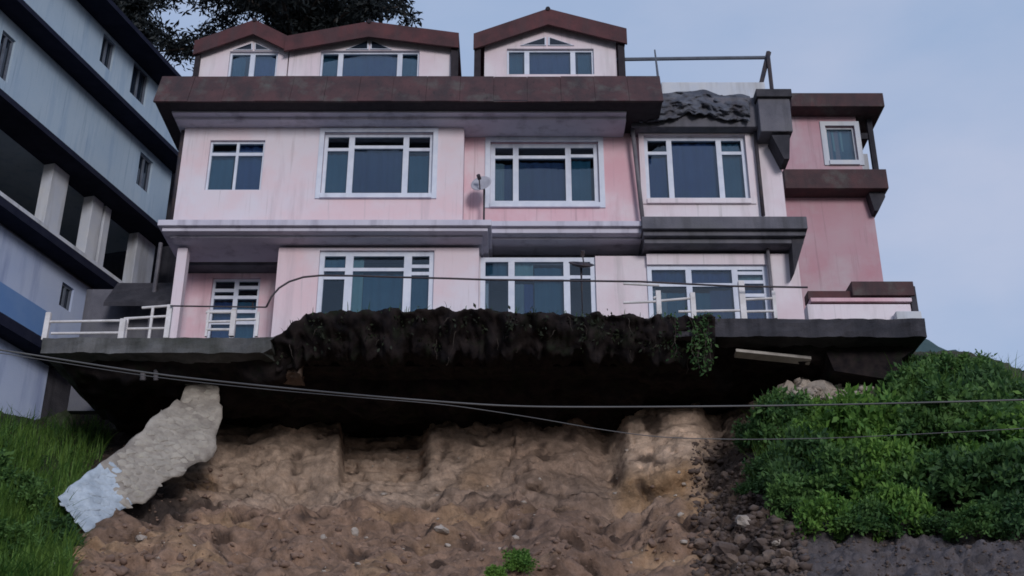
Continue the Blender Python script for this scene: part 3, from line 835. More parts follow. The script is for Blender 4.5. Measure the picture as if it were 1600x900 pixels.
tw_w = window(tw, TW, YT, [], [[]], 0.05, 0.08, [('curtain_pale', 0.0, 0.62, 0.0, 0.62), ('curtain_teal', 0.0, 1.0, 0.0, 1)], frame_mat='pillar')
trim(tw, TW, YT, 0.13, m='pillar')
MB().box(X(1358, 200, YT), X(1366, 200, YT), YT + 0.1, YT + 0.22, Z(264, YT), Z(166, YT)).build('balcony_post', M['dark_slab'], tw)
MB().box(X(1342, 208, YT), X(1358, 208, YT), YT + 0.12, YT + 0.2, Z(213, YT), Z(204, YT)).build('balcony_rail', M['dark_slab'], tw)
MB().box(X(1342, 240, YT), X(1358, 240, YT), YT + 0.14, YT + 0.2, Z(264, YT), Z(236, YT)).build('balcony_panel', M['pillar'], tw)
a0 = at(1356, 296, Yq + 0.2)
MB().prism_y([(a0.x, a0.z), (a0.x + 0.42, a0.z), (a0.x + 0.42, a0.z - 0.22), (a0.x + 0.2, a0.z - 0.62), (a0.x + 0.1, a0.z - 0.62)], Yq + 0.2, YT + 1.0).build('slab_bracket', M['dark_slab'], tw)

# ------------------------------------------------------------------ BLUE-GREY BUILDING at the left, receding
ang = math.atan2(0.275, 0.96)
O = at(0, 300, 23.9); O.z = 0
U = Vector((math.sin(ang), math.cos(ang), 0)); Nn = Vector((math.cos(ang), -math.sin(ang), 0))
def onwall(px, py, out=0.0):
    d = ray(px, py)
    P0 = O + Nn * out
    t_ = (P0 - CAM).dot(Nn) / d.dot(Nn)
    h = CAM + d * t_
    return ((h - O).dot(U), h.z)
bl = thing('blue_house', 'tall blue-grey house with dark overhanging eaves receding beside the pink house', 'house', (O.x, O.y, 8.0))
def bbox(s0, s1, o0, o1, z0, z1, mb=None):
    """box along the facade: s along the wall, o outward"""
    mb = mb or MB()
    P = lambda s, o, z: tuple(O + U * s + Nn * o + Vector((0, 0, z)))
    vs = [P(s0, o1, z0), P(s1, o1, z0), P(s1, o0, z0), P(s0, o0, z0), P(s0, o1, z1), P(s1, o1, z1), P(s1, o0, z1), P(s0, o0, z1)]
    return mb.add(vs, [(0, 3, 2, 1), (4, 5, 6, 7), (0, 1, 5, 4), (1, 2, 6, 5), (2, 3, 7, 6), (3, 0, 4, 7)])
def bwall(s0, s1, z0, z1, holes, m):
    flat = wall_mesh(s0, s1, z0, z1, 0.0, 0.22, holes)
    mb = MB()
    mb.f = flat.f
    mb.v = [tuple(O + U * a - Nn * b + Vector((0, 0, c))) for a, b, c in flat.v]
    return mb.build('wall', m, bl)
S0 = -3.0
def sl(pt, out):       # height of a slab edge where it crosses the picture's left border or another known pixel
    return onwall(pt[0], pt[1], out)[1]
ov = 0.55
# (lower pixel on the wall, upper pixel on the slab's nose, far end)
slabs = []
for (low, up, end, o_) in [((200, 84), (200, 51), (279, 110), 0.75), ((120, 128), (120, 83), (268, 232), 0.6), ((120, 283), (120, 240), (258, 366), 0.6), ((90, 412), (90, 371), (190, 460), 0.55), ((35, 548), (35, 508), (92, 560), 0.5)]:
    zl, zu = sl(low, 0.0), sl(up, o_)
    zl2 = sl(low, o_)
    zb_ = zl
    slabs.append((zb_, max(zu, zb_ + 0.14), onwall(*end)[0], o_))
print('BLUE slabs', [(round(a, 2), round(b, 2), round(c, 2)) for a, b, c, d in slabs])
END = onwall(272, 200)[0]
bl_ends = [END + 0.6, END + 0.3, END, onwall(205, 460)[0], onwall(84, 560)[0]]
for (zb_, zu, e, o_), e2 in zip(slabs, bl_ends):
    bbox(S0, e2, -0.3, o_, zb_, zu).build('eave_slab', M['eave'], bl)
def hole(p0, p1):
    a, b = onwall(*p0), onwall(*p1)
    return (min(a[0], b[0]), max(a[0], b[0]), min(a[1], b[1]), max(a[1], b[1]))
def hole_c(px, py, wpx, hpx):
    s0, _ = onwall(px - wpx / 2, py); s1, _ = onwall(px + wpx / 2, py)
    _, za = onwall(px, py - hpx / 2); _, zb2 = onwall(px, py + hpx / 2)
    return (s0, s1, zb2, za)
def bwin(h, parent=bl, cols=1):
    s0, s1, z0, z1 = h
    mb = MB()
    f = 0.05
    bbox(s0, s0 + f, -0.14, -0.06, z0, z1, mb); bbox(s1 - f, s1, -0.14, -0.06, z0, z1, mb)
    bbox(s0 + f, s1 - f, -0.138, -0.062, z1 - f, z1, mb); bbox(s0 + f, s1 - f, -0.138, -0.062, z0, z0 + f, mb)
    sm = (s0 + s1) / 2
    bbox(sm - 0.03, sm + 0.03, -0.136, -0.064, z0 + f, z1 - f, mb)
    wn = mb.build('window', M['rail_grey'], bl)
    for a, b in ((s0 + f, sm - 0.03), (sm + 0.03, s1 - f)):
        bbox(a, b, -0.108, -0.102, z0 + f, z1 - f).build('pane', M['gl_dark'], wn)
# storeys from the top
h_top = [hole_c(168, 82, 21, 50), hole_c(218, 131, 27, 56)]
bwall(S0, END + 0.5, slabs[1][1], slabs[0][0], h_top, M['blue_wall'])
for h in h_top: bwin(h)
h_2 = [hole_c(8, 88, 24, 78), hole_c(226, 270, 22, 56)]
bwall(S0, END + 0.2, slabs[2][1], slabs[1][0], h_2, M['blue_wall'])
for h in h_2: bwin(h)
# open veranda storey
zv0, zv1 = slabs[3][1], slabs[2][0]
vend = bl_ends[2]
bbox(S0, vend, -2.6, -2.4, zv0, zv1).build('veranda_back_wall', M['dim_room'], bl)
bbox(S0, vend - 0.3, -0.12, 0.06, zv0, zv0 + 0.32).build('veranda_wall', M['pillar'], bl)
bbox(S0, bl_ends[3] - 0.1, 0.36, 0.52, zv0 + 0.003, zv0 + 0.12).build('veranda_ledge', M['pillar'], bl)
for (px, py, wpx) in [(90, 305, 28), (147, 360, 18), (163, 372, 10), (222, 430, 30), (-60, 200, 30)]:
    s0, _ = onwall(px - wpx / 2, py); s1, _ = onwall(px + wpx / 2, py)
    bbox(s0, s1, -0.3, 0.0, zv0 + 0.32, zv1).build('pillar', M['pillar'], bl, bevel=0.015)
bbox(S0, vend, -2.6, 0.0, zv0 - 0.25, zv0 - 0.02).build('veranda_floor', M['dim_room'], bl)
e4 = onwall(196, 480)[0]
h_3 = [hole_c(104, 464, 20, 40)]
bwall(S0, e4, slabs[4][1], slabs[3][0], h_3, M['blue_low'])
for h in h_3: bwin(h)
za_ = onwall(20, 470)[1]
bbox(S0, onwall(75, 500)[0], 0.0, 0.03, slabs[4][1], onwall(0, 441)[1]).build('dado', M['blue_deep'], bl)
bwall(S0, onwall(72, 600)[0], 5.0, slabs[4][0], [], M['blue_low'])
for (z0, z1, e) in [(slabs[1][1], slabs[0][0], END + 0.5), (slabs[2][1], slabs[1][0], END + 0.2), (slabs[4][1], slabs[3][0], e4), (5.0, slabs[4][0], onwall(72, 600)[0])]:
    bbox(S0, e, -5.0, -0.24, z0, z1).build('core', M['blue_wall'], bl)
bbox(S0, END + 0.6, -5.0, -0.3, slabs[0][0], slabs[0][1]).build('roof_deck', M['eave'], bl)

bbox(onwall(74, 600)[0], e4, -5.0, -0.05, 5.0, slabs[4][0] + 0.02).build('shade_plinth', M['dark_slab'], bl)  # lower block coloured dark to stand in for shade below the terrace
# dark block added as shade in the gap, and yard wall between the two houses
Ysft = 31.2
sh = thing('gap_shade_block', 'dark block added as shade in the gap between the blue and pink houses', 'backing block', (X(268, 400, Ysft), Ysft, ZF))
MB().box(X(176, 300, Ysft), X(300, 300, Ysft), Ysft, Ysft + 2, ZF, Z(196, Ysft)).build('wall', M['dark_slab'], sh)
yw = thing('yard_wall', 'low grey concrete yard wall with a sloping lean-to behind the white railing', 'wall', (X(200, 500, 25.6), 25.6, ZF))
MB().box(X(128, 500, 25.6), X(272, 480, 25.6), 25.6, 25.85, ZF, Z(452, 25.6)).build('wall', M['slab_grey'], yw)
MB().prism_x([(24.9, Z(478, 24.9)), (25.6, Z(447, 25.6)), (25.6, Z(442, 25.6)), (24.9, Z(472, 24.9))], X(165, 470, 25), X(268, 470, 25)).build('lean_to_roof', M['dark_slab'], yw)
MB().tube([(X(239, 470, 25.3), 25.3, ZF), (X(239, 470, 25.3), 25.3, Z(380, 25.3))], 0.05, 8).build('downpipe', M['pipe'], yw)

# ------------------------------------------------------------------ TERRACE
tr_ = thing('terrace_slab', 'dark concrete terrace slab under the pink house, broken away in the middle', 'terrace', (0, 23, ZF))
xl0, xl1 = X(66, 535, 22), X(424, 535, 22)
zl1, zl0 = Z(528, 22), Z(550, 22)
def rough_slab(x0, x1, y0, y1, z0, z1, ragged_l, ragged_r, m, name):
    mb = MB(); bm = bmesh.new()
    nx = int((x1 - x0) / 0.12); ny = 10; nzv = 4
    vs, fs = [], []
    idx = {}
    def V(i, j, k):
        key = (i, j, k)
        if key not in idx:
            x = x0 + (x1 - x0) * i / nx; y = y0 + (y1 - y0) * j / ny; z = z0 + (z1 - z0) * k / nzv
            p = Vector((x, y, z))
            n = noise.fractal(p * 1.7, 1, 2, 4)
            if j == 0: y += 0.05 * n + 0.03 * noise.noise(p * 6)
            if k == 0: z += 0.03 * noise.noise(p * 4) - 0.02
            if ragged_l and i < 4: x += (0.25 * noise.noise(Vector((y * 2.1, z * 4, 3))) ) * (4 - i) / 4
            if ragged_r and i > nx - 4: x += (0.35 * noise.noise(Vector((y * 2.1, z * 4, 8)))) * (4 - nx + i) / 4
            idx[key] = len(vs); vs.append((x, y, z))
        return idx[key]
    for i in range(nx):
        for j in range(ny):
            fs.append((V(i, j, 0), V(i, j + 1, 0), V(i + 1, j + 1, 0), V(i + 1, j, 0)))
            fs.append((V(i, j, nzv), V(i + 1, j, nzv), V(i + 1, j + 1, nzv), V(i, j + 1, nzv)))
    for i in range(nx):
        for k in range(nzv):
            fs.append((V(i, 0, k), V(i + 1, 0, k), V(i + 1, 0, k + 1), V(i, 0, k + 1)))
            fs.append((V(i, ny, k), V(i, ny, k + 1), V(i + 1, ny, k + 1), V(i + 1, ny, k)))
    for j in range(ny):
        for k in range(nzv):
            fs.append((V(0, j, k), V(0, j, k + 1), V(0, j + 1, k + 1), V(0, j + 1, k)))
            fs.append((V(nx, j, k), V(nx, j + 1, k), V(nx, j + 1, k + 1), V(nx, j, k + 1)))
    return mb.add(vs, fs).build(name, m, tr_)
rough_slab(xl0, xl1, 22.0, 26.0, zl0, zl1, False, True, M['deck'], 'deck_slab')
xr0, xr1 = X(1004, 510, 22), X(1446, 510, 22)
zr1, zr0 = Z(498, 22), Z(524, 22)
rough_slab(xr0, xr1, 22.0, 27.0, zr0, zr1, True, False, M['dark_slab'], 'deck_slab')
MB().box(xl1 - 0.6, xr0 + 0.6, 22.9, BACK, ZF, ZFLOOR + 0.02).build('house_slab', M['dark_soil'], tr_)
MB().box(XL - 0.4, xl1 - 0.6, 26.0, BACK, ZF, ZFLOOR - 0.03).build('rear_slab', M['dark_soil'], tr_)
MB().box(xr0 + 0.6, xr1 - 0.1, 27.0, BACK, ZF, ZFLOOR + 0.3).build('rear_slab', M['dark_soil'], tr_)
# right end: the chamfered underside and foundation wall, cross beams
MB().prism_y([(X(1290, 540, 22.5), zr0 - 0.02), (xr1 - 0.05, zr0 - 0.02), (xr1 - 0.35, Z(560, 22.6)), (X(1420, 600, 22.8), Z(604, 22.8)), (X(1300, 585, 22.8), Z(585, 22.8))], 22.6, 26).build('foundation_wall', M['dark_soil'], tr_)  # near-black colour paints in the wall's shade under the slab
for px, r0 in ((226, 0.06), (246, 0.05)):
    p = at(px, 545, 22.6)
    MB().tube([p, p + Vector((0, 0.02, -0.3)), p + Vector((0.03, 0.06, -0.65))], r0, 8).build('drain_stub', M['pipe'], tr_, smooth=True)

# rough earth still stuck to the undersides, void shade in its colour
for (xa, xb, zb_, ya) in ((xl0 + 0.15, xl1 + 0.4, zl0, 22.35), (xl1 - 0.2, xr0 + 0.4, ZF, 23.6), (xr0 - 0.2, xr1 - 0.25, zr0, 22.4)):
    ev, eq = [], []
    na, nb = int((xb - xa) / 0.09), 64
    for i in range(na):
        for k in range(nb):
            p = Vector((xa + (xb - xa) * i / (na - 1), ya + (28.5 - ya) * k / (nb - 1), zb_ - 0.06))
            n_ = noise.fractal(p * 0.9, 1, 2.1, 5); n2 = noise.fractal(p * 3.0, 1, 2.1, 4)
            rim = min(1, k / 4, i / 3, (na - 1 - i) / 3)
            p.z -= max(0, 0.18 + 0.28 * n_ + 0.14 * n2) * rim - 0.1 * (1 - rim)
            p.y += 0.2 * n2 * (1 - rim)
            ev.append(p[:])
    for i in range(na - 1):
        for k in range(nb - 1):
            a = i * nb + k
            eq.append((a, a + 1, a + nb + 1, a + nb))
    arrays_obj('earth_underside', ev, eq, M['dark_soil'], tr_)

# broken mass of earth hanging in the middle
bxl, bxr = X(418, 520, 21.4), X(1125, 505, 21.4)
NBX, NBP = 260, 34
bv, bq = [], []
for i in range(NBX):
    f = i / (NBX - 1)
    x = bxl + (bxr - bxl) * f
    n1 = noise.fractal(Vector((x * 0.9, 2.2, 0)), 1, 2.1, 5)
    n2 = noise.fractal(Vector((x * 3.3, 7.2, 0)), 1, 2.1, 5)
    px = 418 + (1125 - 418) * f
    ptop = 486 + 38 * (1 - sst(418, 482, px)) - 4 * math.sin(math.pi * sst(450, 900, px)) + 6 * sst(800, 1010, px) + 8 * n2 + 3 * noise.noise(Vector((x * 7, 1, 1)))
    yfr = 21.4 + 0.4 * n1 + 0.6 * (1 - sst(418, 500, px)) + 0.5 * sst(950, 1125, px)
    ztop = Z(ptop, yfr)
    zbot = ZF - 0.15 + 0.3 * n1 + 0.28 * n2
    ring = []
    for k in range(NBP):
        h = k / (NBP - 1)
        if h < 0.2:      # top surface back to the wall
            q = h / 0.2
            y = 23.6 + (yfr - 23.6) * q; z = (ZFLOOR + 0.12) + (ztop - ZFLOOR - 0.12) * q
        elif h < 0.62:   # front face leaning under
            q = (h - 0.2) / 0.42
            y = yfr + 0.75 * q ** 1.4; z = ztop + (zbot - ztop) * q
        else:
            q = (h - 0.62) / 0.38
            y = yfr + 0.75 + (24.6 - yfr - 0.75) * q; z = zbot + (ZF + 0.1 - zbot) * q ** 0.6
        p = Vector((x, y, z))
        dn = noise.fractal(p * 1.6, 1, 2.1, 5) * 0.24 + noise.fractal(p * 4.6, 0.9, 2.2, 5) * 0.12
        if 0.12 < h: p += Vector((0, -0.8, -0.3)) * dn
        bv.append(p[:])
for i in range(NBX - 1):
    for k in range(NBP - 1):
        a = i * NBP + k
        bq.append((a, a + 1, a + NBP + 1, a + NBP))
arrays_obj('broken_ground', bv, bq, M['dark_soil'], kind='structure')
bb = BVHTree.FromPolygons([Vector(v) for v in bv], bq)
# lumps of soil, grass tufts on the lip, hanging roots
rm = MB()
for i in range(20):
    px = rng.uniform(425, 1120)
    h = bb.ray_cast(CAM, ray(px, rng.uniform(490, 560)))
    if not h[0]: continue
    p = h[0]
    ln = rng.uniform(0.1, 0.6) * rng.uniform(0.4, 1)
    pts = [p + Vector((0, 0.03, 0.02))]
    dx = rng.uniform(-0.12, 0.12)
    for k in range(1, 5):
        pts.append(pts[0] + Vector((dx * k / 4 + rng.uniform(-.03, .03), -0.06 + rng.uniform(-.03, .03), -ln * k / 4)))
    rm.tube(pts, [0.012, 0.010, 0.008, 0.005, 0.003], 4, cap=False)
rm.build('hanging_roots', M['root'], kind='stuff')

def rock_mesh(name, seed, m, sub=2):
    bm = bmesh.new()
    bmesh.ops.create_icosphere(bm, subdivisions=sub, radius=1.0)
    sv = Vector((seed * 3.1, seed * 1.7, seed))
    for v in bm.verts:
        d = v.co.normalized()
        k = 0.78 + 0.32 * noise.noise(d * 1.3 + sv) + 0.14 * noise.noise(d * 3.1 + sv)
        c = noise.cell(d * 1.4 + sv)
        v.co = d * (k + 0.10 * c)
        v.co.z *= 0.72
    me = bpy.data.meshes.new(name); bm.to_mesh(me); bm.free()
    me.materials.append(m)
    return me
ROCKS = [rock_mesh('boulder', i + 1, M['rock_dark']) for i in range(5)]
ROCKS_B = [rock_mesh('stone', i + 11, M['rock']) for i in range(4)]
def put_rock(me, p, r, label, group=None, name='boulder', cat='rock', mt=None):
    o = bpy.data.objects.new(name, me)
    if mt:
        o.data = me.copy(); o.data.materials[0] = mt
    COL.objects.link(o)
    o.location = p
    o.rotation_euler = (rng.uniform(-.5, .5), rng.uniform(-.5, .5), rng.uniform(0, 6.3))
    o.scale = (r * rng.uniform(0.85, 1.25), r * rng.uniform(0.8, 1.15), r * rng.uniform(0.8, 1.15))
    tag(o, label, cat, group)
    return o
n_b = 0
while n_b < 44:
    px, py = rng.uniform(1090, 1240), rng.uniform(735, 905)
    if px > 1180 and py < 770: continue
    p, n_ = ground(px, py)
    if p is None: continue
    r = rng.uniform(0.05, 0.15) * (1.2 if py > 820 else 1)
    put_rock(rng.choice(ROCKS + ROCKS_B[:2]), p + Vector((0, -0.02, 0.02)), r, 'dark angular rock tumbled in the rubble heap between soil and bushes', 'rocks in the dark rubble heap')
    n_b += 1
for (px, py, r, lb) in [(690, 828, 0.15, 'lone whitish stone on the bare slope below the dark recess'), (553, 832, 0.13, 'buff stone half sunk in brown debris left of the white stone'), (1162, 815, 0.17, 'pale grey rock topmost in the dark rubble heap'), (1213, 848, 0.12, 'small pale rock at the heap edge by the grey earth'), (82, 880, 0.09, 'small white stone in the grass at the bottom corner'), (505, 842, 0.12, 'pale lump of plaster low on the brown slope'), (220, 842, 0.13, 'pale broken block below the whitewashed wall end')]:
    p, n_ = ground(px, py)
    put_rock(rng.choice(ROCKS_B), p, r, lb, name='stone', cat='stone', mt=M['rock_pale'])
for (px, py, r, lb) in [(1236, 590, 0.42, 'large pale rock face just below the wedged plank'), (1290, 592, 0.46, 'broad pale rock in the middle of the outcrop under the terrace'), (1338, 603, 0.36, 'pale rock at the right end of the outcrop near the foundation wall'), (1190, 612, 0.24, 'brownish rock left of the pale outcrop above the bushes')]:
    p, n_ = ground(px, py + 26)
    put_rock(rng.choice(ROCKS_B), p + Vector((0, 0.25, 0.1)), r, lb, 'pale rock outcrop under the terrace', name='outcrop_rock', mt=M['rock_pale'] if px > 1200 else M['rock'])
pier = thing('broken_pier', 'broken brown earth-caked pier stub under the left slab end', 'pier', tuple(at(448, 590, 22.9)))
pm = MB(); c0 = at(450, 566, 23.0)
bm_ = bmesh.new(); bmesh.ops.create_cube(bm_, size=1); bmesh.ops.subdivide_edges(bm_, edges=bm_.edges, cuts=7, use_grid_fill=True)
for v in bm_.verts:
    q = Vector((v.co.x * 0.62, v.co.y * 0.7, v.co.z * 0.74)) + c0
    v.co = q + (v.co.normalized()) * (0.16 * noise.fractal(q * 2.4, 1, 2.1, 4))
pm.add([v.co[:] for v in bm_.verts], [tuple(v.index for v in f.verts) for f in bm_.faces]); bm_.free()
pm.build('stub', M['rock'], pier)
# loose stones and clods over the debris: past counting
def scatter_stuff(name, m, n, box, rlo, rhi, seed, dens=None):
    r_ = random.Random(seed)
    base = bmesh.new(); bmesh.ops.create_icosphere(base, subdivisions=1, radius=1.0)
    bv_ = np.array([v.co[:] for v in base.verts], dtype=np.float32)
    bf = np.array([[v.index for v in f.verts] for f in base.faces], dtype=np.int32); base.free()
    V, Q = [], []
    lr = np.random.default_rng(seed)
    c = 0
    while c < n:
        px, py = r_.uniform(box[0], box[2]), r_.uniform(box[1], box[3])
        if dens and r_.random() > dens(px, py): continue
        p, nn = ground(px, py)
        c += 1
        if p is None: continue
        rr_ = rlo + (rhi - rlo) * r_.random() ** 3
        v = bv_ * (1 + 0.35 * lr.standard_normal((len(bv_), 1))) * np.array([1, 0.9, 0.65]) * rr_
        a = r_.uniform(0, 6.3)
        rot = np.array([[math.cos(a), -math.sin(a), 0], [math.sin(a), math.cos(a), 0], [0, 0, 1]])
        V.append((v @ rot.T + np.array(p[:])).astype(np.float32)); Q.append(bf + len(bv_) * (len(V) - 1))
    return arrays_obj(name, np.concatenate(V), np.concatenate(Q), m, kind='stuff')
def dens_debris(px, py):
    return (0.04 + 0.96 * sst(770, 850, py)) * (0.25 + 0.75 * sst(-0.1, 0.35, noise.noise(Vector((px * 0.012, py * 0.02, 3))))) if 330 < px < 1090 else 0.8
scatter_stuff('loose_stones', M['clod'], 1000, (120, 660, 1110, 930), 0.008, 0.085, 5, dens_debris)
scatter_stuff('rubble', M['rock_dark'], 1500, (1080, 690, 1260, 930), 0.02, 0.10, 6)
scatter_stuff('pale_rubble', M['rock_pale'], 110, (150, 690, 1240, 920), 0.012, 0.07, 8)
scatter_stuff('bank_stones', M['rock_pale'], 260, (1190, 570, 1370, 625), 0.02, 0.10, 9)
scatter_stuff('gravel', M['rock_dark'], 420, (1230, 845, 1620, 930), 0.012, 0.045, 10)

# ------------------------------------------------------------------ old retaining wall remnant
rw = thing('retaining_wall', 'slumped stub of old pale stone retaining wall with a whitewashed lower end', 'wall', tuple(at(220, 760, 20.6)))
path = [(318, 600, 23.3, 24), (312, 640, 22.9, 36), (290, 675, 22.4, 50), (255, 705, 21.9, 48), (215, 735, 21.4, 42), (175, 762, 20.9, 40), (140, 783, 20.4, 38), (112, 805, 20.0, 34)]
rows_ = []
for i in range(len(path) - 1):
    for s in range(8):
        f = s / 8
        a, b = path[i], path[i + 1]
        rows_.append([a[k] + (b[k] - a[k]) * f for k in range(4)])
rows_.append(list(path[-1]))
wv, wq = [], []
NW = 18
for i, (px, py, Y, hw) in enumerate(rows_):
    a = rows_[min(i + 1, len(rows_) - 1)]; b = rows_[max(i - 1, 0)]
    tx, ty = a[0] - b[0], a[1] - b[1]
    l_ = math.hypot(tx, ty); nx_, ny_ = -ty / l_, tx / l_
    if nx_ < 0: nx_, ny_ = -nx_, -ny_
    e1 = 1 + 0.12 * noise.noise(Vector((i * 0.22, 3, 0))); e2 = 1 + 0.35 * noise.noise(Vector((i * 0.16, 9, 0))) + 0.12 * noise.noise(Vector((i * 0.9, 4, 0)))
    for k in range(NW):
        h = k / (NW - 1)
        if h < 0.12: off_, dy = -hw * e1, 0.7 * (1 - h / 0.12)
        elif h > 0.88: off_, dy = hw * e2, 0.7 * (h - 0.88) / 0.12
        else:
            q = (h - 0.12) / 0.76
            off_, dy = -hw * e1 + (hw * e1 + hw * e2) * q, 0
        p = at(px + nx_ * off_, py + ny_ * off_, Y + dy)
        d = noise.fractal(p * 2.2, 1, 2.1, 4)
        p += Vector((0, -1, 0.2)) * (0.05 * d)
        wv.append(p[:])
for i in range(len(rows_) - 1):
    for k in range(NW - 1):
        a = i * NW + k
        wq.append((a, a + 1, a + NW + 1, a + NW))
core = arrays_obj('wall_core', wv, wq, M['mortar'], rw)
core.data.materials.append(M['stone_blue'])
for pi, pl_ in enumerate(core.data.polygons):
    r_i = pi // (NW - 1)
    if rows_[r_i][0] < 186 + 16 * noise.noise(Vector((pi % (NW - 1), 2.2, 0)) * 0.6): pl_.material_index = 1
wb = BVHTree.FromPolygons([Vector(v) for v in wv], wq)
ST = [rock_mesh('stone', i + 31, M['stone']) for i in range(5)]
STB = []
for me in ST:
    m2 = me.copy(); m2.materials[0] = M['stone_blue']; STB.append(m2)
offr = OFF[rw.name]
placed = []
tries = 0
while len(placed) < 130 and tries < 6000:
    tries += 1
    i = rng.randrange(len(rows_)); px, py, Y, hw = rows_[i]
    qx, qy = px + rng.uniform(-1, 1) * hw * 0.6, py + rng.uniform(-1, 1) * hw * 0.6
    if any((qx - a) ** 2 + (qy - b) ** 2 < 10.5 ** 2 for a, b in placed): continue
    h = wb.ray_cast(CAM, ray(qx, qy))
    if not h[0]: continue
    placed.append((qx, qy))
    blue = qx < 188 + 8 * noise.noise(Vector((qy * 0.1, 0, 0)))
    o = bpy.data.objects.new('stone', rng.choice(STB if blue else ST))
    COL.objects.link(o)
    o.parent = rw
    r = rng.uniform(0.10, 0.16)
    o.location = h[0] - offr + Vector((0, 0.012, -0.004))
    nn = h[1] if h[1].y < 0 else -h[1]
    o.rotation_euler = ((-nn).to_track_quat('Y', 'Z') @ Matrix.Rotation(rng.uniform(-.5, .5), 3, 'Y').to_quaternion()).to_euler()
    o.scale = (r * rng.uniform(0.9, 1.3), r * 0.26, r * rng.uniform(0.8, 1.1))

# ------------------------------------------------------------------ railings, parapet, plank, handrail, cables
def railing(name, label, segs_rails, posts, Y, r=0.028, group=None):
    base = at(posts[0][0], posts[0][2], Y)
    t = thing(name, label, 'railing', base, group)
    for (a, b, pw) in [(p[:2], (p[0], p[2]), p[3]) for p in posts]:
        x = X(a[0], (a[1] + b[1]) / 2, Y)
        MB().box(x - pw, x + pw, Y - pw, Y + pw, Z(b[1], Y), Z(a[1], Y)).build('post', M['rail_white'], t, bevel=0.006)
    for (p0, p1) in segs_rails:
        MB().tube([at(*p0, Y - 0.005), at(*p1, Y - 0.005)], r, 8).build('rail', M['rail_white'], t)
    return t
railing('white_railing', 'chipped white two-rail railing at the far end of the terrace by the blue house',
        [((74, 503), (190, 501)), ((80, 521), (188, 520))], [(73, 489, 532, 0.05), (191, 499, 532, 0.055)], 22.15)
railing('white_railing', 'taller white three-rail railing between the two houses',
        [((194, 498), (263, 494)), ((196, 514), (261, 513)), ((222, 481), (263, 478))], [(263, 477, 529, 0.05), (197, 497, 530, 0.028), (236, 480, 529, 0.025)], 22.3)
railing('white_railing', 'low white railing in front of the recessed porch door',
        [((322, 488), (364, 488)), ((322, 503), (364, 502)), ((364, 500), (402, 499)), ((322, 515), (364, 515))], [(364, 484, 526, 0.05), (402, 488, 526, 0.03), (324, 484, 526, 0.025)], 22.3)
railing('white_railing', 'white balcony railing before the wide right-hand French window',
        [((974, 443), (1030, 446)), ((974, 473), (1030, 471)), ((1021, 466), (1032, 461)), ((1060, 487), (1160, 485)), ((1032, 470), (1080, 466)), ((1160, 487), (1212, 486)), ((1160, 468), (1212, 466))],
        [(1029, 455, 492, 0.05), (1083, 458, 500, 0.05), (1160, 440, 503, 0.06), (1210, 455, 498, 0.035)], 22.25)

hr = MB()
pts = [(416, 480), (424, 464), (436, 450), (452, 440), (474, 433), (500, 430.5), (560, 431), (620, 433), (700, 435), (760, 437), (840, 438), (920, 439), (1000, 440), (1060, 443), (1140, 447), (1200, 448), (1262, 449)]
hr.tube([at(a, b, 22.0) for a, b in pts], 0.02, 6)
hro = hr.build('handrail', M['dark_metal'], smooth=True)
tag(hro, 'thin dark bent handrail running across in front of the ground floor', 'handrail')
h2 = MB().tube([at(266, 478, 22.2), at(340, 479, 22.2), at(416, 480, 22.2)], 0.016, 6).build('handrail', M['dark_metal'], smooth=True)
tag(h2, 'short dark handrail across the porch above the low white railing', 'handrail')

pp = thing('parapet_wall', 'stepped red and grey parapet on the right end of the terrace', 'parapet', (X(1345, 480, 22.6), 22.6, zr1))
YP = 22.35
MB().box(X(1262, 485, YP), X(1424, 485, YP), YP, YP + 0.3, zr1, Z(475, YP)).build('base_wall', M['white_wall'], pp, bevel=0.015)
MB().box(X(1268, 470, YP), X(1420, 470, YP), YP + 0.06, YP + 0.3, Z(475, YP), Z(468, YP)).build('recess_band', M['barge'], pp)
MB().box(X(1266, 468, YP), X(1424, 468, YP), YP - 0.03, YP + 0.3, Z(471, YP - .03), Z(465, YP - .03)).build('ledge', M['rose'], pp, bevel=0.01)
MB().box(X(1264, 458, YP), X(1332, 458, YP), YP + 0.08, YP + 0.4, Z(465, YP), Z(452, YP)).build('red_panel', M['barge'], pp)
MB().box(X(1331, 452, YP), X(1428, 452, YP), YP - 0.02, YP + 0.5, Z(462, YP), Z(440, YP)).build('upper_block', M['roof_brown'], pp, bevel=0.012)
MB().box(X(1424, 470, YP), X(1434, 470, YP), YP + 0.02, YP + 1.6, zr1, Z(446, YP)).build('side_wall', M['dark_slab'], pp, bevel=0.012)
MB().box(X(1395, 490, YP), X(1434, 490, YP), YP - 0.2, YP - 0.03, zr1, Z(486, YP - 0.2)).build('loose_block', M['pillar'], pp, bevel=0.012)

a, b = at(1150, 549, 22.3), at(1268, 561, 22.7)
d = (b - a).normalized()
pk = MB()
q = Vector((0, 0.9, -0.18)) * 0.25
up_ = Vector((0, 0, 0.06))
pk.add([a, b, b + q, a + q, a + up_, b + up_, b + q + up_, a + q + up_], [(0, 3, 2, 1), (4, 5, 6, 7), (0, 1, 5, 4), (1, 2, 6, 5), (2, 3, 7, 6), (3, 0, 4, 7)])
po = pk.build('plank', M['plank'], bevel=0.006)
tag(po, 'weathered grey plank wedged under the right part of the terrace', 'plank')

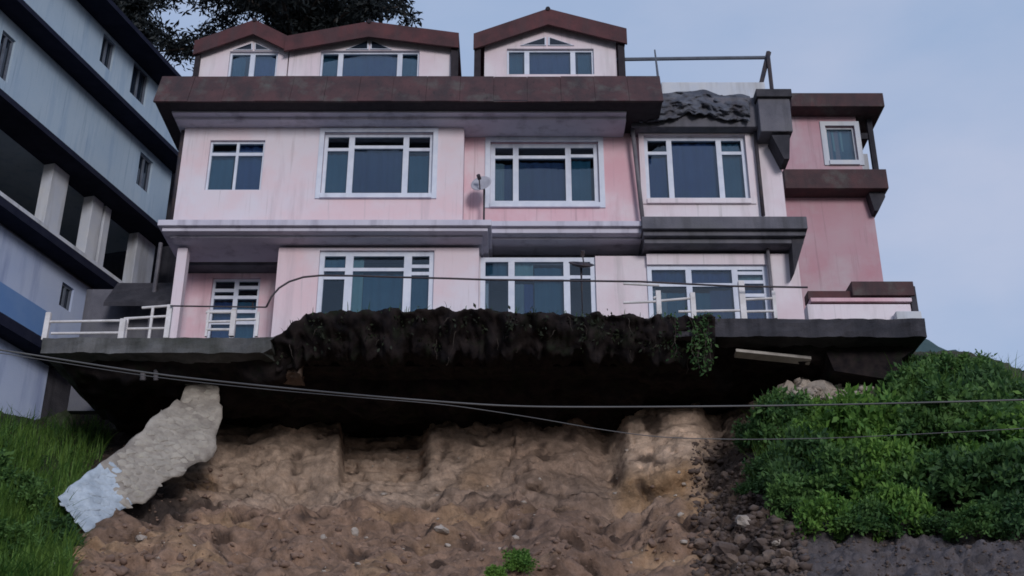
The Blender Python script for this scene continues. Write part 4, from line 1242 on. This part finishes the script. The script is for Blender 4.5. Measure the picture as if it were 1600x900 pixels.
def cable(pts, Y0, Y1, r, label, m='cable'):
    mb = MB()
    P = []
    for i in range(len(pts) - 1):
        for s in range(6):
            f = s / 6
            a, b = pts[i], pts[i + 1]
            P.append((a[0] + (b[0] - a[0]) * f, a[1] + (b[1] - a[1]) * f))
    P.append(pts[-1])
    # smooth
    for _ in range(6):
        P = [P[0]] + [((P[i - 1][0] + 2 * P[i][0] + P[i + 1][0]) / 4, (P[i - 1][1] + 2 * P[i][1] + P[i + 1][1]) / 4) for i in range(1, len(P) - 1)] + [P[-1]]
    x0, x1 = P[0][0], P[-1][0]
    mb.tube([at(a, b, Y0 + (Y1 - Y0) * (a - x0) / (x1 - x0)) for a, b in P], r, 6)
    o = mb.build('overhead_cable', M[m], smooth=True)
    tag(o, label, 'cable')
cable([(-300, 500), (-60, 538), (30, 551), (240, 585), (420, 604), (600, 621), (760, 633), (850, 636), (1000, 636), (1300, 633), (1700, 622), (2000, 610)], 15.5, 15.5, 0.012, 'thick grey overhead cable sagging across under the house from the left')
cable([(-300, 506), (-60, 543), (30, 556), (240, 590), (420, 609), (560, 621), (700, 632), (843, 654), (930, 670), (1030, 684), (1160, 687), (1300, 685), (1480, 676), (1700, 664), (2000, 640)], 15.6, 14.5, 0.006, 'thin pale overhead cable crossing lower over the bushes', 'cable')

# ------------------------------------------------------------------ vegetation
def leaves(centers, radii, n, size, up=0.3, lr=None, asp=2.0, squash=1.0):
    """n leaf blades (pointed quads) spread in gaussian clumps"""
    lr = lr or nrg
    c = np.asarray(centers, dtype=np.float64); rad = np.asarray(radii, dtype=np.float64)
    k = lr.integers(0, len(c), n)
    offs = lr.standard_normal((n, 3)) * 0.5
    offs[:, 2] *= squash
    P = c[k] + offs * rad[k][:, None]
    d = lr.standard_normal((n, 3)) + np.array([0, 0, up]) + offs * 0.8
    d /= np.linalg.norm(d, axis=1)[:, None]
    r_ = lr.standard_normal((n, 3))
    s = np.cross(d, r_); s /= np.linalg.norm(s, axis=1)[:, None]
    ln = size * lr.uniform(0.6, 1.4, n)[:, None]
    w_ = ln / asp
    nn = np.cross(d, s)
    v = np.stack([P, P + d * ln * 0.5 + s * w_ * 0.5 + nn * ln * 0.08, P + d * ln, P + d * ln * 0.5 - s * w_ * 0.5 + nn * ln * 0.08], axis=1).reshape(-1, 3)
    q = np.arange(4 * n).reshape(-1, 4)
    return v, q

def bush_protos(tagname, m, count, n, size, asp=2.0, H=1.0):
    out_ = []
    for s in range(count):
        lr = np.random.default_rng(100 + s * 7 + int(n) % 97)
        K = 30
        cs = []
        for _ in range(K):
            th = lr.uniform(0, 2 * math.pi); ph = math.acos(lr.uniform(-0.15, 1)); rr_ = lr.uniform(0.55, 1.05)
            cs.append((rr_ * math.sin(ph) * math.cos(th) * lr.uniform(0.7, 1.25), rr_ * math.sin(ph) * math.sin(th), 0.15 + rr_ * math.cos(ph) * H * lr.uniform(0.7, 1.2)))
        rad = lr.uniform(0.12, 0.34, K)
        v, q = leaves(cs, rad, n, size, 0.4, lr, asp)
        # twigs
        tb = MB()
        for c in cs[::3]:
            c = Vector(c)
            tb.tube([(0, 0, -0.1), (c * 0.45) + Vector((0, 0, 0.1)), c], [0.03, 0.018, 0.006], 5, cap=False)
        out_.append((v, q, tb))
    return out_

def make_bush_meshes(tagname, mt, protos):
    res = []
    for (v, q, tb) in protos:
        fo = arrays_obj('foliage', v, q, mt)
        st_ = tb.build('stem', M['bark'])
        res.append((fo.data, st_.data))
        bpy.data.objects.remove(fo); bpy.data.objects.remove(st_)
    return res
PB = bush_protos('a', None, 4, 3800, 0.16)
BM = {'bright': make_bush_meshes('bright', M['leaf_bright'], PB), 'mid': make_bush_meshes('mid', M['leaf_mid'], PB), 'dark': make_bush_meshes('dark', M['leaf_dark'], PB)}
def bush(p, r, kind, label, group=None, hs=1.0, name='bush', cat='bush'):
    t = bpy.data.objects.new(name, None)
    t.empty_display_size = 0.2
    COL.objects.link(t)
    t.location = p; t.rotation_euler = (0, 0, rng.uniform(0, 6.3)); t.scale = (r, r, r * hs)
    tag(t, label, cat, group)
    f_, s_ = rng.choice(BM[kind])
    for nm, me in (('foliage', f_), ('stem', s_)):
        o = bpy.data.objects.new(nm, me); COL.objects.link(o); o.parent = t
    return t
blist = [
    # px, py(base), radius m, kind
    (1262, 668, 0.50, 'bright'), (1315, 675, 0.55, 'bright'), (1372, 672, 0.6, 'bright'), (1225, 690, 0.60, 'mid'), (1290, 715, 0.75, 'bright'), (1350, 730, 0.80, 'bright'), (1420, 725, 0.75, 'bright'),
    (1420, 640, 0.55, 'mid'), (1450, 640, 0.65, 'mid'), (1472, 592, 0.5, 'mid'), (1510, 612, 0.6, 'mid'), (1552, 650, 0.7, 'dark'), (1595, 660, 0.7, 'mid'), (1480, 690, 0.75, 'mid'), (1530, 720, 0.85, 'mid'), (1590, 720, 0.9, 'bright'), (1640, 690, 0.9, 'mid'),
    (1215, 745, 0.5, 'dark'), (1265, 770, 0.6, 'dark'), (1320, 785, 0.65, 'mid'), (1385, 790, 0.7, 'bright'), (1445, 785, 0.65, 'mid'), (1500, 790, 0.7, 'dark'), (1560, 790, 0.75, 'mid'), (1610, 800, 0.8, 'dark'), (1180, 700, 0.42, 'dark'), (1190, 770, 0.38, 'dark'), (1240, 815, 0.42, 'mid'), (1300, 835, 0.45, 'bright'), (1355, 838, 0.42, 'mid'), (1410, 832, 0.45, 'bright'), (1470, 834, 0.4, 'dark'), (1530, 838, 0.45, 'mid'), (1590, 842, 0.45, 'dark'), (1690, 720, 0.8, 'mid'), (1740, 760, 0.8, 'dark'), (1680, 790, 0.7, 'mid'), (1790, 720, 0.9, 'mid'), (1530, 585, 0.4, 'mid'), (1440, 592, 0.35, 'dark'),
]
ORD = ['first', 'second', 'third', 'fourth', 'fifth', 'sixth', 'seventh', 'eighth', 'ninth', 'tenth', 'eleventh', 'twelfth', 'thirteenth', 'fourteenth', 'fifteenth', 'sixteenth', 'seventeenth', 'eighteenth']
ADJ = {'bright': 'light green', 'mid': 'mid green', 'dark': 'dark green'}
def band(py): return 'top' if py < 625 else 'upper' if py < 682 else 'middle' if py < 742 else 'lower'
inband = {}
for e in sorted(blist): inband.setdefault(band(e[1]), []).append(e)
for bn in ('top', 'upper', 'middle', 'lower'):
    for k_, (px, py, r, k) in enumerate(inband[bn]):
        p, n_ = ground(px, py)
        if p is None: continue
        bush(p, r, k, '%s bush, %s from the rubble heap in the %s row on the right bank' % (ADJ[k], ORD[k_], bn), 'bushes on the right bank', rng.uniform(0.6, 1.4))
# left bank: a few weeds and shrubs in tall grass
for (px, py, r, k, lb) in [(30, 790, 0.45, 'mid', 'leafy weed clump in the tall grass below the blue house'), (80, 860, 0.42, 'dark', 'dark low shrub at the bottom left under the whitewashed wall'), (10, 880, 0.45, 'mid', 'green shrub in the bottom left corner of the bank'), (150, 690, 0.28, 'dark', 'straggly dark shrub at the foot of the blue house beside the old wall'), (-40, 760, 0.6, 'mid', 'broad shrub cut by the left edge of the grassy bank')]:
    p, n_ = ground(px, py)
    bush(p, r, k, lb)
p, n_ = ground(812, 893)
bush(p, 0.24, 'bright', 'small leafy weed alone on the bare slope at the bottom', name='weed', cat='plant')
p, n_ = ground(775, 905)
bush(p, 0.15, 'bright', 'tiny weed sprouting just left of the larger weed on bare soil', name='weed', cat='plant')

# creeper hanging from the broken edge
cp = thing('creeper', 'green creeper hanging from the broken terrace edge right of centre', 'creeper', tuple(at(1075, 500, 21.9)))
cs, stb = [], MB()
for i in range(11):
    px = rng.uniform(1040, 1110)
    p0 = at(px, 496, 21.85); ln = rng.uniform(0.2, 1.05)
    pts = [p0 + Vector((rng.uniform(-.05, .05), 0.02 * k, -ln * k / 5)) for k in range(6)]
    stb.tube(pts, 0.008, 4, cap=False)
    cs += [p[:] for p in pts]
v, q = leaves(cs, [0.09] * len(cs), 380, 0.09, -0.6)
arrays_obj('foliage', v, q, M['leaf_dark'], cp)
stb.build('stem', M['root'], cp)

# grass: blades on the left bank and tufts along the lip and bank
def grass(name, pts, h_lo, h_hi, wd, m, bend=0.5):
    n = len(pts)
    P = np.array(pts)
    a = nrg.uniform(0, 2 * math.pi, n)
    h = nrg.uniform(h_lo, h_hi, n)
    dirv = np.stack([np.cos(a), np.sin(a), np.zeros(n)], 1)
    side = np.stack([-np.sin(a), np.cos(a), np.zeros(n)], 1) * wd
    up = np.array([0, 0, 1.0])
    bd = nrg.uniform(0.1, bend, n)
    lv = []
    for f, wf in ((0, 1), (0.4, 0.85), (0.75, 0.55), (1.0, 0.06)):
        c = P + up * (h * f * (1 - 0.25 * bd * f))[:, None] + dirv * (h * bd * f * f)[:, None]
        lv.append(c - side * wf * 0.5); lv.append(c + side * wf * 0.5)
    V = np.stack(lv, 1).reshape(-1, 3)
    b = np.arange(n)[:, None] * 8
    Q = np.concatenate([b + np.array([0, 1, 3, 2]), b + np.array([2, 3, 5, 4]), b + np.array([4, 5, 7, 6])], 0)
    return arrays_obj(name, V, Q, m, kind='stuff')
gp = []
t_ = 0
while len(gp) < 10000 and t_ < 60000:
    t_ += 1
    px, py = rng.uniform(-200, 175), rng.uniform(672, 930)
    lim = 165 - 55 * sst(700, 790, py)
    if px > lim + 12 * noise.noise(Vector((py * 0.05, 0, 0))): continue
    if noise.noise(Vector((px * 0.02, py * 0.02, 1))) < -0.35 and rng.random() < 0.7: continue
    p, n_ = ground(px, py)
    if p is None: continue
    gp.append(p[:])
grass('grass', gp, 0.15, 0.62, 0.022, M['grass'], 1.1)
gp = []
for _ in range(11000):
    px, py = rng.uniform(1180, 1640), rng.uniform(600, 772)
    if noise.noise(Vector((px * 0.012, py * 0.018, 4))) < -0.12 or (px < 1400 and py < 665): continue
    if px < 1260 and rng.random() < 0.5: continue
    p, n_ = ground(px, py)
    if p: gp.append(p[:])
grass('bank_grass', gp, 0.25, 0.8, 0.022, M['grass'], 1.0)
gp = []
for _ in range(140):
    px = rng.uniform(430, 1120)
    f = (px - 418) / (1125 - 418)
    i = int(f * (NBX - 1))
    k = rng.randrange(5, 9)
    gp.append(bv[i * NBP + k])
grass('edge_grass', gp, 0.05, 0.2, 0.018, M['leaf_dark'], 0.9)

cs = []
for i in range(90):
    f = rng.random(); q = bv[int(f * (NBX - 1)) * NBP + rng.randrange(6, 17)]
    cs.append((q[0], q[1] - 0.02, q[2] - 0.04))
v, q = leaves(cs, [rng.uniform(0.06, 0.2) for _ in cs], 600, 0.085, -0.5)
arrays_obj('hanging_weeds', v, q, M['leaf_lip'], kind='stuff')

# trees behind the roofs
def tree(name, label, base, height, crown_r, z0, m, seed, n_br, leaf, per, group=None, spread=1.0):
    r_ = random.Random(seed)
    lr = np.random.default_rng(seed)
    t = thing(name, label, 'tree', base, group)
    b = Vector(base)
    pts = [b + Vector((0.25 * math.sin(k * 0.9), 0.2 * math.cos(k * 0.7), height * k / 8)) for k in range(9)]
    tr = MB().tube(pts, [0.42 * (1 - 0.85 * k / 8) for k in range(9)], 10)
    cs, rad = [], []
    lim = MB()
    for i in range(n_br):
        f = i / n_br
        z = z0 + (height - z0) * f ** 0.9
        rr_ = crown_r * (1 - 0.75 * f) * r_.uniform(0.75, 1.15)
        a = i * 2.4 + r_.uniform(-.3, .3)
        st_ = b + Vector((0, 0, z))
        en = st_ + Vector((math.cos(a) * rr_, math.sin(a) * rr_ * spread, r_.uniform(-0.2, 0.7)))
        md = st_.lerp(en, 0.5) + Vector((0, 0, 0.3))
        lim.tube([st_, md, en], [0.10, 0.06, 0.02], 6, cap=False)
        for s in range(9):
            q_ = (s + 1.5) / 10
            p_ = st_.lerp(en, q_) + Vector((r_.uniform(-.35, .35), r_.uniform(-.35, .35), 0.3 * math.sin(q_ * 3) + r_.uniform(-.25, .2)))
            cs.append(p_[:]); rad.append(r_.uniform(0.25, 0.55))
    tk = tr.build('trunk', M['bark'], t, smooth=True)
    lim.build('limbs', M['bark'], t, smooth=True)
    v, q = leaves(cs, rad, per * len(cs), leaf, -0.2, lr, 3.2, 0.75)
    arrays_obj('crown', v, q, m, t)
    return t
bx = X(470, 0, 35)
tree('deodar_tree', 'dark conifer standing behind the left dormers of the pink house', (bx, 35, 10.3), 24.5, 5.4, 16.0, M['needle'], 3, 70, 0.24, 120)
bx = X(300, 0, 38)
tree('deodar_tree', 'dark conifer in the gap behind the blue house roof', (X(200, 0, 38), 38, 10.3), 24.0, 3.0, 11.5, M['needle'], 5, 46, 0.24, 95)
